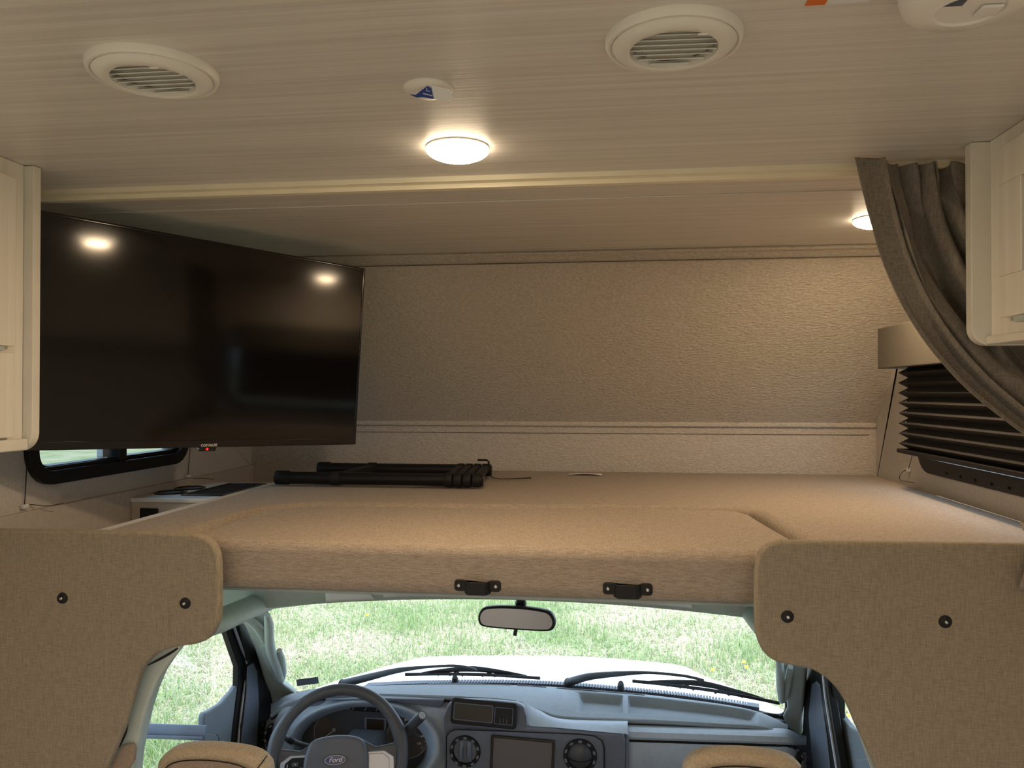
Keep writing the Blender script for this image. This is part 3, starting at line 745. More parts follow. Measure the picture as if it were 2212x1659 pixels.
# ------------------------------------------------------------------ pillars, rails (cab trim)
def ystep(v, a=(1300, 2.10), b=(1510, 2.47)):
    return a[1] + (b[1] - a[1]) * (v - a[0]) / (b[0] - a[0])
def vy(pts, **k): return [(u, v, ystep(v, **k)) for u, v in pts]
pl_ = thing('trim_6', PY(590, 1520, 2.45), 'grey-green windshield pillar with grab handle beside the steering wheel', 'pillar'); pl_['kind'] = 'structure'
pix('pillar_cover', vy([(500, 1335), (535, 1308), (560, 1303), (573, 1306), (575, 1335), (581, 1395), (600, 1452), (613, 1478), (642, 1502), (625, 1520), (592, 1530), (578, 1500), (562, 1440), (548, 1395), (528, 1350)]), (-.02, .05, 0), 'trimgrey', pl_, .008)
gh = [(577, 1328), (581, 1350), (582, 1385), (588, 1415), (598, 1440), (606, 1468)]
tube('grab_handle', [PY(u, v, ystep(v) - .025) for u, v in gh], [.008, .0135, .0145, .015, .0145, .011], 'trimgrey', pl_, 12, smooth_n=5)
tube('handle_mount', [PY(u, v, ystep(v) - .004) for u, v in ((603, 1405), (608, 1425), (611, 1452), (609, 1472))], [.008, .012, .012, .006], 'trimgrey', pl_, 10, smooth_n=4)
pix('handle_recess', vy([(563, 1395), (577, 1388), (587, 1420), (600, 1455), (596, 1470), (585, 1450), (572, 1425)]), (0, -.012, 0), 'trimgrey', pl_, .004)
tube('assist_bar', [PY(u, v, ystep(v) - .02) for u, v in ((530, 1334), (548, 1345), (562, 1362), (572, 1385))], [.012, .014, .014, .010], 'trimgrey', pl_, 10, smooth_n=5)
pr_ = thing('trim_7', PY(1710, 1560, 2.45), 'grey-green windshield pillar with grab handle on the passenger side', 'pillar'); pr_['kind'] = 'structure'
rst = dict(a=(1300, 2.10), b=(1540, 2.42))
pix('pillar_cover', vy([(1585, 1303), (1640, 1303), (1668, 1360), (1705, 1430), (1740, 1440), (1735, 1520), (1731, 1590), (1700, 1572), (1690, 1548), (1699, 1530), (1697, 1500), (1690, 1440), (1640, 1390), (1620, 1345), (1605, 1318)], **rst), (.02, .05, 0), 'trimgrey', pr_, .008)
tube('grab_handle', [PY(u, v, ystep(v, **rst) - .02) for u, v in ((1683, 1420), (1685, 1450), (1686, 1480), (1688, 1513))], [.012, .014, .015, .011], 'trimgrey', pr_, 12, smooth_n=5, flat=((1, 0, 0), .8))
tube('handle_mount', [PY(u, v, ystep(v, **rst) - .012) for u, v in ((1707, 1440), (1703, 1470), (1698, 1500), (1692, 1515))], [.008, .010, .010, .006], 'trimgrey', pr_, 10, smooth_n=4)
# roof rails running from the wing panels to the pillars
rr_ = tag(tube('trim_8', [PY(430, 1352, 1.46), PY(475, 1340, 1.62), PY(540, 1312, 1.90), PY(600, 1290, 2.08)], [.026, .027, .028, .026], 'trimgrey', None, 14, smooth_n=6), 'grey-green roof rail over the driver door', 'trim', kind='structure')
rr_ = tag(tube('trim_9', [PY(1680, 1385, 1.46), PY(1650, 1360, 1.70), PY(1622, 1325, 1.95), PY(1600, 1296, 2.09)], [.018, .020, .022, .020], 'trimgrey', None, 14, smooth_n=6), 'grey-green roof rail over the passenger door', 'trim', kind='structure')

# ------------------------------------------------------------------ driver door and frame
XD = -1.10
d1 = thing('door_1', (XD, 1.9, .2), 'grey driver door with black window seals', 'door'); d1['kind'] = 'structure'
def pxs(name, pts, x, th, m, parent, bevel=.003): return prism(name, [PX(u, v, x) for u, v in pts], (th, 0, 0), m, parent, bevel)
pxs('door_seal', [(486, 1352), (500, 1338), (512, 1380), (532, 1432), (529, 1470), (518, 1560), (508, 1700), (494, 1700), (504, 1580), (515, 1490), (516, 1440), (497, 1385)], XD, -.02, 'black', d1)
tube('seal_bead', [PX(u, v, XD + .006) for u, v in ((500, 1340), (520, 1395), (534, 1432), (530, 1475), (518, 1570), (508, 1700))], .0045, 'silver', d1, 8, smooth_n=4)
pxs('frame_seal', [(512, 1330), (530, 1330), (552, 1385), (572, 1440), (590, 1520), (600, 1545), (600, 1700), (512, 1700), (521, 1570), (533, 1475), (537, 1432), (524, 1395)], XD + .012, -.03, 'blackmat', d1)
pxs('kick_trim', [(536, 1440), (548, 1432), (556, 1450), (560, 1520), (556, 1600), (553, 1700), (516, 1700), (524, 1580), (533, 1500)], XD + .016, -.004, 'slate', d1, .002)
pxs('sail_panel', [(529, 1470), (522, 1466), (503, 1495), (480, 1520), (455, 1535), (444, 1540), (441, 1552), (441, 1586), (470, 1590), (474, 1600), (474, 1700), (496, 1700), (505, 1590), (516, 1500)], XD - .005, -.02, 'doorgrey', d1, .006)
pxs('switch_pod', [(441, 1583), (466, 1586), (472, 1592), (473, 1640), (441, 1640)], XD + .004, -.008, 'doorgrey', d1, .003)
# lower door skin
box('door_card', (XD - .06, 1.48, .0), (XD - .02, 2.5, .615), 'doorgrey', d1)
box('window_glass', (XD - .045, 1.48, .615), (XD - .041, 2.16, 1.12), 'glass', d1)
ma = thing('mirror_arm', PX(441, 1583, XD - .03), 'slate blue mirror arm reaching out beyond the driver window', 'mirror arm')
p0 = PY(445, 1583, 2.02); p1 = PY(250, 1577, 1.98)
tube('arm', [p0, p0.lerp(p1, .5), p1 + (p1 - p0) * .4], .0205, 'armblue', ma, 14, flat=((0, 1, 0), .6))
tube('arm_rib', [p0 + Vector((0, -.018, -.006)), p1 + (p1 - p0) * .4 + Vector((0, -.018, -.006))], .004, 'armblue', ma, 8)
# belt pillar beside the driver door
bpl = thing('trim_10', PY(300, 1659, 1.45), 'grey-green belt pillar behind the driver door', 'pillar'); bpl['kind'] = 'structure'
bp_y = lambda pts: [(u, v, 1.455 + .05 * (1 if k else 0)) for u, v, k in pts]
pix('pillar_cover', [(u, v, 1.445) for u, v in ((300, 1440), (340, 1405), (388, 1395), (384, 1412), (362, 1440), (342, 1470), (325, 1510), (312, 1550), (300, 1600), (290, 1650), (283, 1720), (200, 1720), (240, 1600), (270, 1520))], (-.02, .07, 0), 'trimgrey', bpl, .010)
pix('belt_guide', [(u, v, 1.434) for u, v in ((240, 1640), (262, 1612), (284, 1606), (291, 1618), (288, 1645), (272, 1668), (262, 1720), (222, 1720))], (0, .012, 0), 'seatback', bpl, .006)
tube('pillar_gap', [PY(u, v, 1.4445) for u, v in ((317, 1438), (345, 1424), (368, 1411), (384, 1400))], [.001, .0028, .0028, .0018], 'black', bpl, 6, smooth_n=4)
tube('pillar_gap', [PY(u, v, 1.4445) for u, v in ((276, 1560), (270, 1582), (262, 1600), (256, 1614))], [.002, .0045, .004, .002], 'black', bpl, 6, smooth_n=4)
# ------------------------------------------------------------------ passenger door
XD2 = .60
d2 = thing('door_2', (XD2, 1.9, .2), 'grey passenger door with black window seals', 'door'); d2['kind'] = 'structure'
pxs('frame_seal', [(1737, 1425), (1770, 1435), (1800, 1480), (1800, 1720), (1728, 1720), (1733, 1600), (1736, 1520)], XD2 - .02, .03, 'blackmat', d2)
pxs('kick_trim', [(1753, 1478), (1762, 1472), (1770, 1480), (1778, 1540), (1786, 1600), (1798, 1720), (1762, 1720), (1752, 1620), (1746, 1545)], XD2 - .024, .004, 'slate', d2, .002)
pxs('door_seal', [(1770, 1445), (1784, 1450), (1790, 1500), (1803, 1580), (1826, 1720), (1806, 1720), (1790, 1600), (1776, 1520)], XD2 - .03, .02, 'black', d2)
tube('seal_bead', [PX(u, v, XD2 - .032) for u, v in ((1778, 1450), (1783, 1500), (1797, 1590), (1817, 1720))], .004, 'silver', d2, 8, smooth_n=4)
pxs('sail_panel', [(1788, 1470), (1800, 1520), (1815, 1548), (1832, 1570), (1850, 1580), (1880, 1620), (1900, 1720), (1826, 1720), (1806, 1600), (1792, 1520)], XD2, .02, 'doorgrey', d2, .005)
pxs('switch_pod', [(1850, 1640), (1880, 1638), (1895, 1700), (1848, 1720)], XD2 - .006, .008, 'doorgrey', d2, .003)
box('door_card', (XD2 + .02, 1.48, .0), (XD2 + .06, 2.5, .615), 'doorgrey', d2)
box('window_glass', (XD2 + .04, 1.48, .615), (XD2 + .044, 2.16, 1.12), 'glass', d2)
bpr = thing('trim_11', PY(1880, 1659, 1.45), 'grey-green belt pillar behind the passenger door', 'pillar'); bpr['kind'] = 'structure'
pix('pillar_cover', [(u, v, 1.445) for u, v in ((1790, 1460), (1812, 1486), (1832, 1520), (1846, 1560), (1862, 1610), (1878, 1655), (1895, 1720), (1960, 1720), (1900, 1600), (1850, 1500))], (.02, .05, 0), 'trimgrey', bpr, .008)

# ------------------------------------------------------------------ cab floor and firewall
struct(box('floor', (-1.16, 1.36, -.22), (.68, 2.65, -.19), 'slatedark'), 'dark grey cab floor below the dashboard', 'floor')
struct(box('wall_front', (-1.12, 2.52, -.19), (.62, 2.56, .58), 'slatedark'), 'dark firewall hidden behind the dashboard', 'wall')

# ================================================================== DASHBOARD
da = thing('dashboard', (XC, 2.3, .3), 'grey moulded dashboard below the windshield', 'dashboard')
DU = [585, 625, 700, 850, 1000, 1110, 1165, 1215, 1350, 1420, 1560, 1640, 1702]
DBV = [1520, 1500, 1487, 1480, 1478, 1480, 1482, 1485, 1496, 1503, 1521, 1538, 1566]
DBY = [2.40, 2.46, 2.50, 2.54, 2.56, 2.57, 2.57, 2.57, 2.56, 2.55, 2.51, 2.46, 2.38]
DFV = [1545, 1520, 1501, 1502, 1507, 1515, 1535, 1549, 1555, 1558, 1566, 1571, 1588]
back = catmull([PY(*q) for q in zip(DU, DBV, DBY)], 10)
front = catmull([PY(u, v, 2.305 if u < 900 else 2.285) for u, v in zip(DU, DFV)], 10)
NB = len(back) - 1
def lerpc(c, s):
    k = s * NB; i = min(int(k), NB - 1); return c[i].lerp(c[i + 1], k - i)
def sst(a, b, x): t = max(0, min(1, (x - a) / (b - a))); return t * t * (3 - 2 * t)
# tray outline in dash parameters (s along, t from back to front)
def topad(s, t):
    p = lerpc(back, s).lerp(lerpc(front, s), t)
    crown = .010 * math.sin(PI * t)
    p.z += crown
    ds = sst(.606, .614, s) * (1 - sst(.890, .915, s)); dt = sst(.17, .24, t) * (1 - sst(.80, .84, t))
    div = 1 - (sst(.660, .664, s) * (1 - sst(.672, .676, s)))
    p.z -= .028 * ds * dt * div
    return p
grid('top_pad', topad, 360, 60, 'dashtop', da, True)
# slots along the glass
for s0, s1 in ((.29, .41), (.425, .53), (.57, .72)):
    tube('defroster_slot', [topad(s0 + (s1 - s0) * k / 6, .07) + Vector((0, 0, .0015)) for k in range(7)], .004, 'black', da, 6, flat=((0, 0, 1), .3))
# lip and seam below the pad
tube('pad_lip', [p + Vector((0, .004, -.004)) for p in front], .0065, 'dashtop', da, 8)
tube('pad_seam', [p + Vector((0, .006, -.013)) for p in front], .005, 'black', da, 8)
# passenger side face, two mouldings separated by the glove-box seam
def pas(prof):
    def fn(s, t):
        u0 = 1340 + s * (1742 - 1340)
        k = t * (len(prof) - 1); i = min(int(k), len(prof) - 2); f = k - i
        v = prof[i][0] + (prof[i + 1][0] - prof[i][0]) * f; y = prof[i][1] + (prof[i + 1][1] - prof[i][1]) * f
        v += (u0 - 1340) * .033
        e = sst(.88, 1.0, s)
        return PY(u0, v + e * 14 * (1 - t), y + .10 * e * e)
    return fn
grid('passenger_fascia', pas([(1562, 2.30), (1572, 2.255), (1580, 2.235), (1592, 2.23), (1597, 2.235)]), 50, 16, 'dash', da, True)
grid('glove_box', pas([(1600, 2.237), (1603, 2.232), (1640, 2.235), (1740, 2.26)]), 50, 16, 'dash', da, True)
tube('glove_seam', [pas([(1598.5, 2.236), (1598.6, 2.236)])(k / 12, .5) for k in range(12)], .004, 'black', da, 6)
# driver side face round the cluster
def drv(s, t):
    u = 566 + s * (975 - 566)
    vt = 1512 + 50 * (1 - sst(0, .16, s)) ** 1.5
    v = vt + t * (1760 - vt)
    y = 2.315 - .02 * sst(0, .1, t) + .12 * (1 - sst(0, .12, s)) ** 2
    q = ((u - 785) / 152) ** 2 + ((v - 1612) / 92) ** 2
    y += .075 * (1 - sst(.72, 1.0, q)) - .03 * math.exp(-((q - 1.12) / .18) ** 2)
    return PY(u, v, y)
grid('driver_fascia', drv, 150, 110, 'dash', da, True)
# dark gauge cluster
cl_y = 2.352
cluster = link('cluster_face', [PY(785 + 133 * math.cos(a), 1612 + 80 * math.sin(a) + 10 * math.cos(a), cl_y) for a in [2 * PI * k / 40 for k in range(40)]] + [PY(785 + 133 * math.cos(a), 1612 + 80 * math.sin(a) + 10 * math.cos(a), cl_y + .01) for a in [2 * PI * k / 40 for k in range(40)]],
               [tuple(range(40))] + [(i, (i + 1) % 40, 40 + (i + 1) % 40, 40 + i) for i in range(40)], 'slatedark', da)
# the upper brow, darker band under the pad between cluster and centre
pix('brow_band', [(700, 1512, 2.285), (800, 1508, 2.285), (960, 1512, 2.275), (952, 1530, 2.275), (905, 1524, 2.285), (850, 1516, 2.285), (780, 1514, 2.285)], (0, .03, 0), 'slate', da, .004)
def gauge(u, v, rp, needle, nums, ticks):
    p = PY(u, v, cl_y - .004); r = rp * (cl_y / FPX) * 1.03
    mtx = frame(p, (CAM - p).normalized())
    g = lathe('gauge', [(0, 0), (r * .93, 0), (r * .95, .004), (r, .004), (r, -.006)], 'slatedark', da, mtx, 40)
    lathe('dial', [(0, .0008), (r * .92, .0008)], 'black', g, mtx, 40)
    if needle:
        a = math.radians(needle); tube('needle', [mtx @ Vector((0, 0, .004)), mtx @ Vector((r * .62 * math.cos(a), r * .62 * math.sin(a), .004))], [.0012, .0005], 'ink', g, 6)
        lathe('needle_cap', [(0, .008), (.006, .007), (.008, .001)], 'slate', g, mtx, 16)
    for a in ticks:
        a = math.radians(a); tube('tick', [mtx @ Vector((r * .80 * math.cos(a), r * .80 * math.sin(a), .0015)), mtx @ Vector((r * .88 * math.cos(a), r * .88 * math.sin(a), .0015))], .0005, 'ink', g, 5)
    for s_, a, rad, sz in nums:
        a = math.radians(a); text('number', s_, mtx @ Matrix.Translation((r * rad * math.cos(a), r * rad * math.sin(a), .0014)), sz, 'ink', g)
gauge(722, 1577, 43, 212, [('4', 42, .63, .0085), ('5', 6, .66, .0085), ('3', 78, .66, .0085), ('6', -32, .66, .0085)], [40, 5, 76, -30])
gauge(882, 1588, 46, None, [('80', 100, .66, .008), ('100', -8, .62, .008), ('120', -38, .62, .008)], [5, -22, -42, 40, 60])
pix('info_display', [(787, 1550, cl_y - .004), (834, 1552, cl_y - .004), (834, 1586, cl_y - .004), (787, 1583, cl_y - .004)], (0, .004, 0), 'slate', da, .001)
pix('info_screen', [(792, 1553, cl_y - .006), (829, 1555, cl_y - .006), (829, 1577, cl_y - .006), (792, 1575, cl_y - .006)], (0, .002, 0), 'lcdb', da, 0)
pod = pix('small_gauge_pod', [(755, 1521, 2.338), (862, 1526, 2.338), (868, 1532, 2.338), (864, 1541, 2.338), (760, 1536, 2.338), (753, 1529, 2.338)], (0, .006, 0), 'black', da, .002)
for u in (764, 790, 815, 846):
    tube('small_needle', [PY(u - 3, 1534 + (u - 764) * .04, 2.337), PY(u + 3, 1525 + (u - 764) * .04, 2.337)], .0006, 'ink', pod, 5)
pix('warning_strip', [(775, 1594, cl_y - .004), (840, 1598, cl_y - .004), (836, 1612, cl_y - .004), (778, 1606, cl_y - .004)], (0, .004, 0), 'black', da, .001)
pix('end_pad', [(618, 1524, 2.305), (640, 1508, 2.33), (690, 1498, 2.35), (720, 1500, 2.33), (690, 1523, 2.295), (640, 1526, 2.295)], (0, .02, -.012), 'slate', da, .005)

# centre stack
ys = 2.20
stack = [(958, 1740, ys + .01), (958, 1590, ys), (957, 1552, ys), (966, 1520, ys + .02), (980, 1510, ys + .03), (1050, 1511, ys + .03), (1115, 1517, ys + .03), (1132, 1524, ys + .02), (1137, 1548, ys), (1140, 1567, ys - .005), (1255, 1577, ys - .005), (1335, 1582, ys), (1353, 1590, ys), (1355, 1740, ys + .01)]
pix('centre_stack', stack, (0, .055, -.018), 'slate', da, .012, 4, 30)
def hump(s, t):
    a0 = catmull([PY(u, v, y) for u, v, y in ((1128, 1514, 2.285), (1165, 1534, 2.285), (1212, 1552, 2.285), (1356, 1557, 2.285))], 8)
    b0 = catmull([PY(u, v, y) for u, v, y in ((1134, 1568, 2.20), (1190, 1571, 2.20), (1270, 1578, 2.20), (1356, 1586, 2.20))], 8)
    k = s * (len(a0) - 1); i = min(int(k), len(a0) - 2); f = k - i
    p = a0[i].lerp(a0[i + 1], f).lerp(b0[i].lerp(b0[i + 1], f), t); p.z += .008 * math.sin(PI * t) * s
    return p
grid('stack_shoulder', hump, 40, 16, 'dash', da, True)
box('stack_side', PY(1352, 1588, 2.205), PY(1358, 1750, 2.26), 'slate', da, .002)
pn = rr_pts = [(964, 1720), (964, 1592), (970, 1582), (984, 1576), (1100, 1580), (1250, 1586), (1284, 1590), (1300, 1600), (1305, 1615), (1305, 1720)]
fp = pix('face_plate', [(u, v, ys - .007) for u, v in pn], (0, .010, 0), 'slate', da, .003, 2)
tube('plate_seam', [PY(u, v, ys - .0075) for u, v in pn], .0016, 'black', da, 6)
# clock and pocket
cb = PY(1046, 1539, ys - .001); bw = (PY(1117, 1539, ys) - PY(975, 1539, ys)).x; bh = (PY(1046, 1512, ys) - PY(1046, 1565, ys)).z
cm = frame(cb + Vector((0, -.004, 0)), (0, -1, .18)) @ Matrix.Rotation(math.radians(-2.5), 4, 'Z')
ck = rplate('clock_bezel', cm, bw, bh, .010, .008, 'blackmat', da, .003)
rplate('clock_screen', cm @ Matrix.Translation((0, 0, .0082)), bw * .57, bh * .62, .004, .001, 'lcdb', ck, 0, (-bw * .155, 0))
ringplate('clock_frame', cm @ Matrix.Translation((0, 0, .008)), bw * .60, bh * .68, .005, .0025, .002, 'slate', ck, (-bw * .155, 0))
rplate('pocket', cm @ Matrix.Translation((0, 0, .0082)), bw * .25, bh * .58, .002, .001, 'black', ck, 0, (bw * .305, -bh * .02))
ringplate('pocket_frame', cm @ Matrix.Translation((0, 0, .008)), bw * .28, bh * .66, .003, .002, .0025, 'slate', ck, (bw * .305, -bh * .02))
for k in (-1, 0, 1):
    rplate('pocket_rib', cm @ Matrix.Translation((0, 0, .009)), .0012, bh * .16, .0004, .002, 'slate', ck, 0, (bw * .305 + k * bw * .05, -bh * .20))
# touch screen
sc = PY(1128, 1640, ys - .008); sw = (PY(1197, 1640, ys) - PY(1060, 1640, ys)).x; shh = (PY(1128, 1594, ys) - PY(1128, 1690, ys)).z
sm = frame(sc, (0, -1, .0)) @ Matrix.Rotation(math.radians(-2.2), 4, 'Z')
tsn = ringplate('screen_bezel', sm, sw, shh, .003, .007, .007, 'blackgloss', da)
rplate('touch_screen', sm @ Matrix.Translation((0, 0, .001)), sw - .013, shh - .013, .001, .002, 'lcd', tsn, 0)
# round air vents
def airvent(u, v, y, rpx, nd, style):
    p = PY(u, v, y); r = rpx * y / FPX
    mtx = frame(p, nd)
    o = lathe('air_vent', [(r * .76, -.006), (r * .76, .006), (r * .80, .0085), (r * .95, .0085), (r, .005), (r, -.004)], 'blackmat', da, mtx, 40)
    lathe('vent_well', [(0, -.003), (r * .78, -.003)], 'black', o, mtx, 32)
    for k in range(10):
        a = 2 * PI * k / 10 + .3
        rplate('grip_notch', mtx @ Matrix.Rotation(a, 4, 'Z') @ Matrix.Translation((r * .875, 0, .007)), r * .14, r * .22, .001, .003, 'slate', o, .0005)
    if style == 'vanes':
        for k in (-1, 1):
            V_ = lambda s, t: mtx @ Vector((k * r * .26 + (s - .5) * r * .34, (t - .5) * r * 1.3, .004 + .012 * math.sin(PI * t) * math.sin(PI * s)))
            grid('vane', V_, 8, 12, 'slate', o, True)
    else:
        V_ = lambda s, t: mtx @ Vector((r * .74 * math.sqrt(t) * math.cos(2 * PI * s), r * .74 * math.sqrt(t) * math.sin(2 * PI * s), .003 + .012 * (1 - t)))
        grid('ball', V_, 32, 8, 'slatedark', o, True)
        tube('vane_gap', [mtx @ Vector((x * r * .72, -.12 * r - .12 * r * (1 - x * x), .006 + .010 * (1 - x * x))) for x in [k / 6 - 1 for k in range(13)]], .0012, 'black', o, 6)
airvent(1005, 1622, ys - .008, 34, (0, -1, .05), 'vanes')
airvent(1253, 1632, ys - .008, 36, (0, -1, .05), 'ball')
airvent(601, 1590, 2.33, 32, (.1, -1, .1), 'vanes')
airvent(1708, 1636, 2.27, 26, (-.1, -1, .1), 'vanes')
for (ux, sg, yy) in ((560, 1, 2.40), (1745, -1, 2.33)):
    for k in range(5): tube('side_grille_bar', [PY(ux - sg * 4, 1570 + (50 if sg < 0 else 0) + k * 16, yy), PY(ux + sg * 8, 1566 + (50 if sg < 0 else 0) + k * 16, yy - .02)], .002, 'slate', da, 6)

# ================================================================== STEERING WHEEL
wc = PY(730, 1637, 2.05); wn_ = (CAM - wc).normalized(); wn_ = (wn_ + Vector((-.08, 0, -.02))).normalized()
wm = frame(wc, wn_)
swo = thing('steering_wheel', wc, 'dark grey steering wheel with oval badge on the hub', 'steering wheel')
RW = .172
rim = [wm @ Vector((RW * math.cos(a), RW * math.sin(a), 0)) for a in [2 * PI * k / 72 for k in range(72)]]
rad = [.0162 + .0035 * (math.exp(-((k / 72 * 360 - 18) / 10) ** 2) + math.exp(-((k / 72 * 360 - 162) / 10) ** 2)) for k in range(72)]
tube('rim', rim, rad, 'wheel', swo, 14, closed=True)
hub = [(-.075, -.09), (-.088, -.02), (-.078, .030), (-.060, .048), (-.020, .055), (.020, .055), (.058, .046), (.076, .024), (.080, -.02), (.072, -.09)]
hb = [(p.x, p.y) for p in catmull([Vector((x, y, 0)) for x, y in hub], 4, True)]
prism('airbag_cover', [wm @ Vector((x, y, -.018)) for x, y in hb], wm.to_3x3() @ Vector((0, 0, .05)), 'wheelhub', swo, .012, 4, 40)
for s in (-1, 1):
    up = [(s * .06, .045), (s * .10, .022), (s * .15, .030), (s * .168, .045), (s * .172, .0), (s * .165, -.03), (s * .10, -.075), (s * .06, -.085)]
    prism('spoke', [wm @ Vector((x, y, -.020)) for x, y in up], wm.to_3x3() @ Vector((0, 0, .024)), 'wheel', swo, .006, 3)
    up = [(s * .079, .012), (s * .125, .012), (s * .150, -.004), (s * .152, -.055), (s * .079, -.075)]
    sp = prism('spoke_insert', [wm @ Vector((x, y, .003)) for x, y in up], wm.to_3x3() @ Vector((0, 0, .006)), 'silver', swo, .003, 2)
    up = [(s * .082, .006), (s * .120, .006), (s * .138, -.008), (s * .138, -.055), (s * .082, -.070)]
    bp2 = prism('switch_bank', [wm @ Vector((x, y, .006)) for x, y in up], wm.to_3x3() @ Vector((0, 0, .0055)), 'blackmat' if s < 0 else 'silver', sp, .002, 2)
    if s < 0:
        for dx, dy, w_, h_ in ((0, 0, .012, .011), (-.017, 0, .010, .018), (.016, 0, .010, .018), (0, .016, .018, .010), (0, -.016, .018, .010)):
            rplate('button', wm @ Matrix.Translation((-.110 + dx, -.026 + dy, .0112)), w_, h_, .002, .0022, 'slatedark', sp, .0006)
        for dx, dy, a in ((-.017, 0, 90), (.016, 0, -90), (0, .016, 0), (0, -.016, 180)):
            mt_ = wm @ Matrix.Translation((-.110 + dx, -.026 + dy, .0136)) @ Matrix.Rotation(math.radians(a), 4, 'Z')
            link('arrow_mark', [mt_ @ Vector(q) for q in ((-.0022, -.001, 0), (.0022, -.001, 0), (0, .002, 0))], [(0, 1, 2)], 'ink', sp)
        rplate('chrome_edge', wm @ Matrix.Translation((-.1305, -.026, .0112)), .0016, .034, .0006, .002, 'ink', sp, 0)
_d = ray(724, 1642); em = frame(CAM + _d * ((wc + wn_ * .034 - CAM).dot(wn_) / _d.dot(wn_)), wn_)
def oval(name, a, b, t, z, m, par):
    return prism(name, [em @ Vector((a * math.cos(q), b * math.sin(q), z)) for q in [2 * PI * k / 40 for k in range(40)]], em.to_3x3() @ Vector((0, 0, t)), m, par, .0008, 2)
bd = oval('badge_recess', .0315, .0145, .001, -.0006, 'wheel', swo)
oval('badge_rim', .0275, .0120, .0018, 0, 'ink', bd); oval('badge_blue', .0258, .0105, .0010, .0014, 'blue', bd)
text('badge_lettering', 'Ford', em @ Matrix.Translation((0, .0003, .0027)), .0165, 'white', bd, shear=.35, sx=1.05)
# column shift lever and indicator stalk
lv = thing('shift_lever', PY(868, 1590, 2.14), 'grey column shift lever with round pale end button', 'lever')
a, b = PY(862, 1596, 2.17), PY(912, 1545, 2.09); d_ = (b - a)
tube('stem', [a - d_ * .9, a], .008, 'black', lv, 10)
tube('grip', [a - d_ * .1, a, a + d_ * .25, a + d_ * .9, b], [.010, .0125, .0135, .0140, .0128], 'slatedark', lv, 18)
tube('grip_band', [a + d_ * .16, a + d_ * .34], .0142, 'blackmat', lv, 18)
lathe('end_button', [(0, .002), (.009, .0018), (.0105, 0), (.0105, -.004)], 'silver', lv, frame(b, d_), 20)
stk = thing('indicator_stalk', PY(660, 1612, 2.14), 'dark indicator stalk behind the steering wheel', 'lever')
tube('stem', [PY(700, 1620, 2.18), PY(645, 1606, 2.12), PY(612, 1592, 2.09)], [.006, .007, .0085], 'slatedark', stk, 12)
tube('switch_ring', [PY(632, 1602, 2.105), PY(622, 1597, 2.098)], .0092, 'blackmat', stk, 12)
col_ = box('column_shroud', (wc.x - .06, 2.09, wc.z - .14), (wc.x + .06, 2.34, wc.z - .04), 'slate', da, .02, 3)

# ================================================================== SEATS
def seat(uc, vt, hw, label, yy):
    top = PY(uc, vt, yy + .03); x, z = top.x, top.z
    o = thing('cab_seat', (x, yy, -.18), label, 'seat')
    def sect(s, t, off=0, k=1.0):
        # t: 0 bottom .. 1 top ; s around
        return None
    outl = [(-.24, -.90), (-.24, -.36), (-.20, -.28), (-.135, -.22), (-hw, -.15), (-hw * .985, -.055), (-hw * .90, -.024), (-hw * .62, -.006), (0, 0), (hw * .62, -.006), (hw * .90, -.024), (hw * .985, -.055), (hw, -.15), (.135, -.22), (.20, -.28), (.24, -.36), (.24, -.90)]
    out = [(p.x, p.z) for p in catmull([Vector((a, 0, b)) for a, b in outl], 3)]
    n = len(out)
    prism('backrest', [Vector((x + a, yy + .002, z + b)) for a, b in out], (0, .055, 0), 'seatfab', o, .022, 5, 40)
    inn = [(a * .86, b * 1.0 - .018 if b > -.2 else b) for a, b in out]
    bk = prism('back_panel', [Vector((x + a, yy - .003, z + b)) for a, b in inn], (0, .02, 0), 'seatback', o, .006, 3, 40)
    sm_ = [Vector((x + a, yy - .0035, z + b)) for a, b in [(a * .86, b - .017) for a, b in out if b > -.25]]
    tube('seam', sm_, .0013, 'blackmat', bk, 6)
    tube('seam', [Vector((x + hw * .80, yy - .002, z - .035)), Vector((x + hw * .93, yy + .02, z - .012))], .0012, 'blackmat', o, 6)
    box('cushion', (x - .25, yy + .05, -.05 + z - .72), (x + .25, yy + .50, z - .58), 'seatfab', o, .04, 4)
    box('pedestal', (x - .18, yy + .08, -.19), (x + .18, yy + .42, z - .76), 'slate', o, .01)
seat(468, 1607, .118, 'tan upholstered driver seat back behind the steering wheel', 1.45)
seat(1605, 1617, .112, 'tan upholstered passenger seat back in front of the glove box', 1.45)

# ================================================================== OUTSIDE: HOOD, COWL, WIPERS
ho = thing('hood', (XC, 3.0, .5), 'white sunlit van hood seen through the windshield', 'hood')
fr_ = catmull([PY(u, v, y) for u, v, y in ((660, 1500, 2.90), (720, 1474, 3.10), (800, 1450, 3.28), (880, 1428, 3.40), (925, 1420, 3.47), (1050, 1417, 3.52), (1250, 1419, 3.53), (1400, 1430, 3.50), (1475, 1440, 3.44), (1515, 1459, 3.32), (1600, 1493, 3.05), (1695, 1536, 2.80))], 6)
bk_ = catmull([PY(u, v, y) for u, v, y in ((640, 1500, 2.60), (690, 1492, 2.62), (760, 1486, 2.63), (830, 1483, 2.65), (900, 1481, 2.66), (1020, 1480, 2.67), (1200, 1484, 2.67), (1350, 1496, 2.66), (1440, 1506, 2.65), (1520, 1516, 2.63), (1620, 1532, 2.60), (1705, 1552, 2.52))], 6)
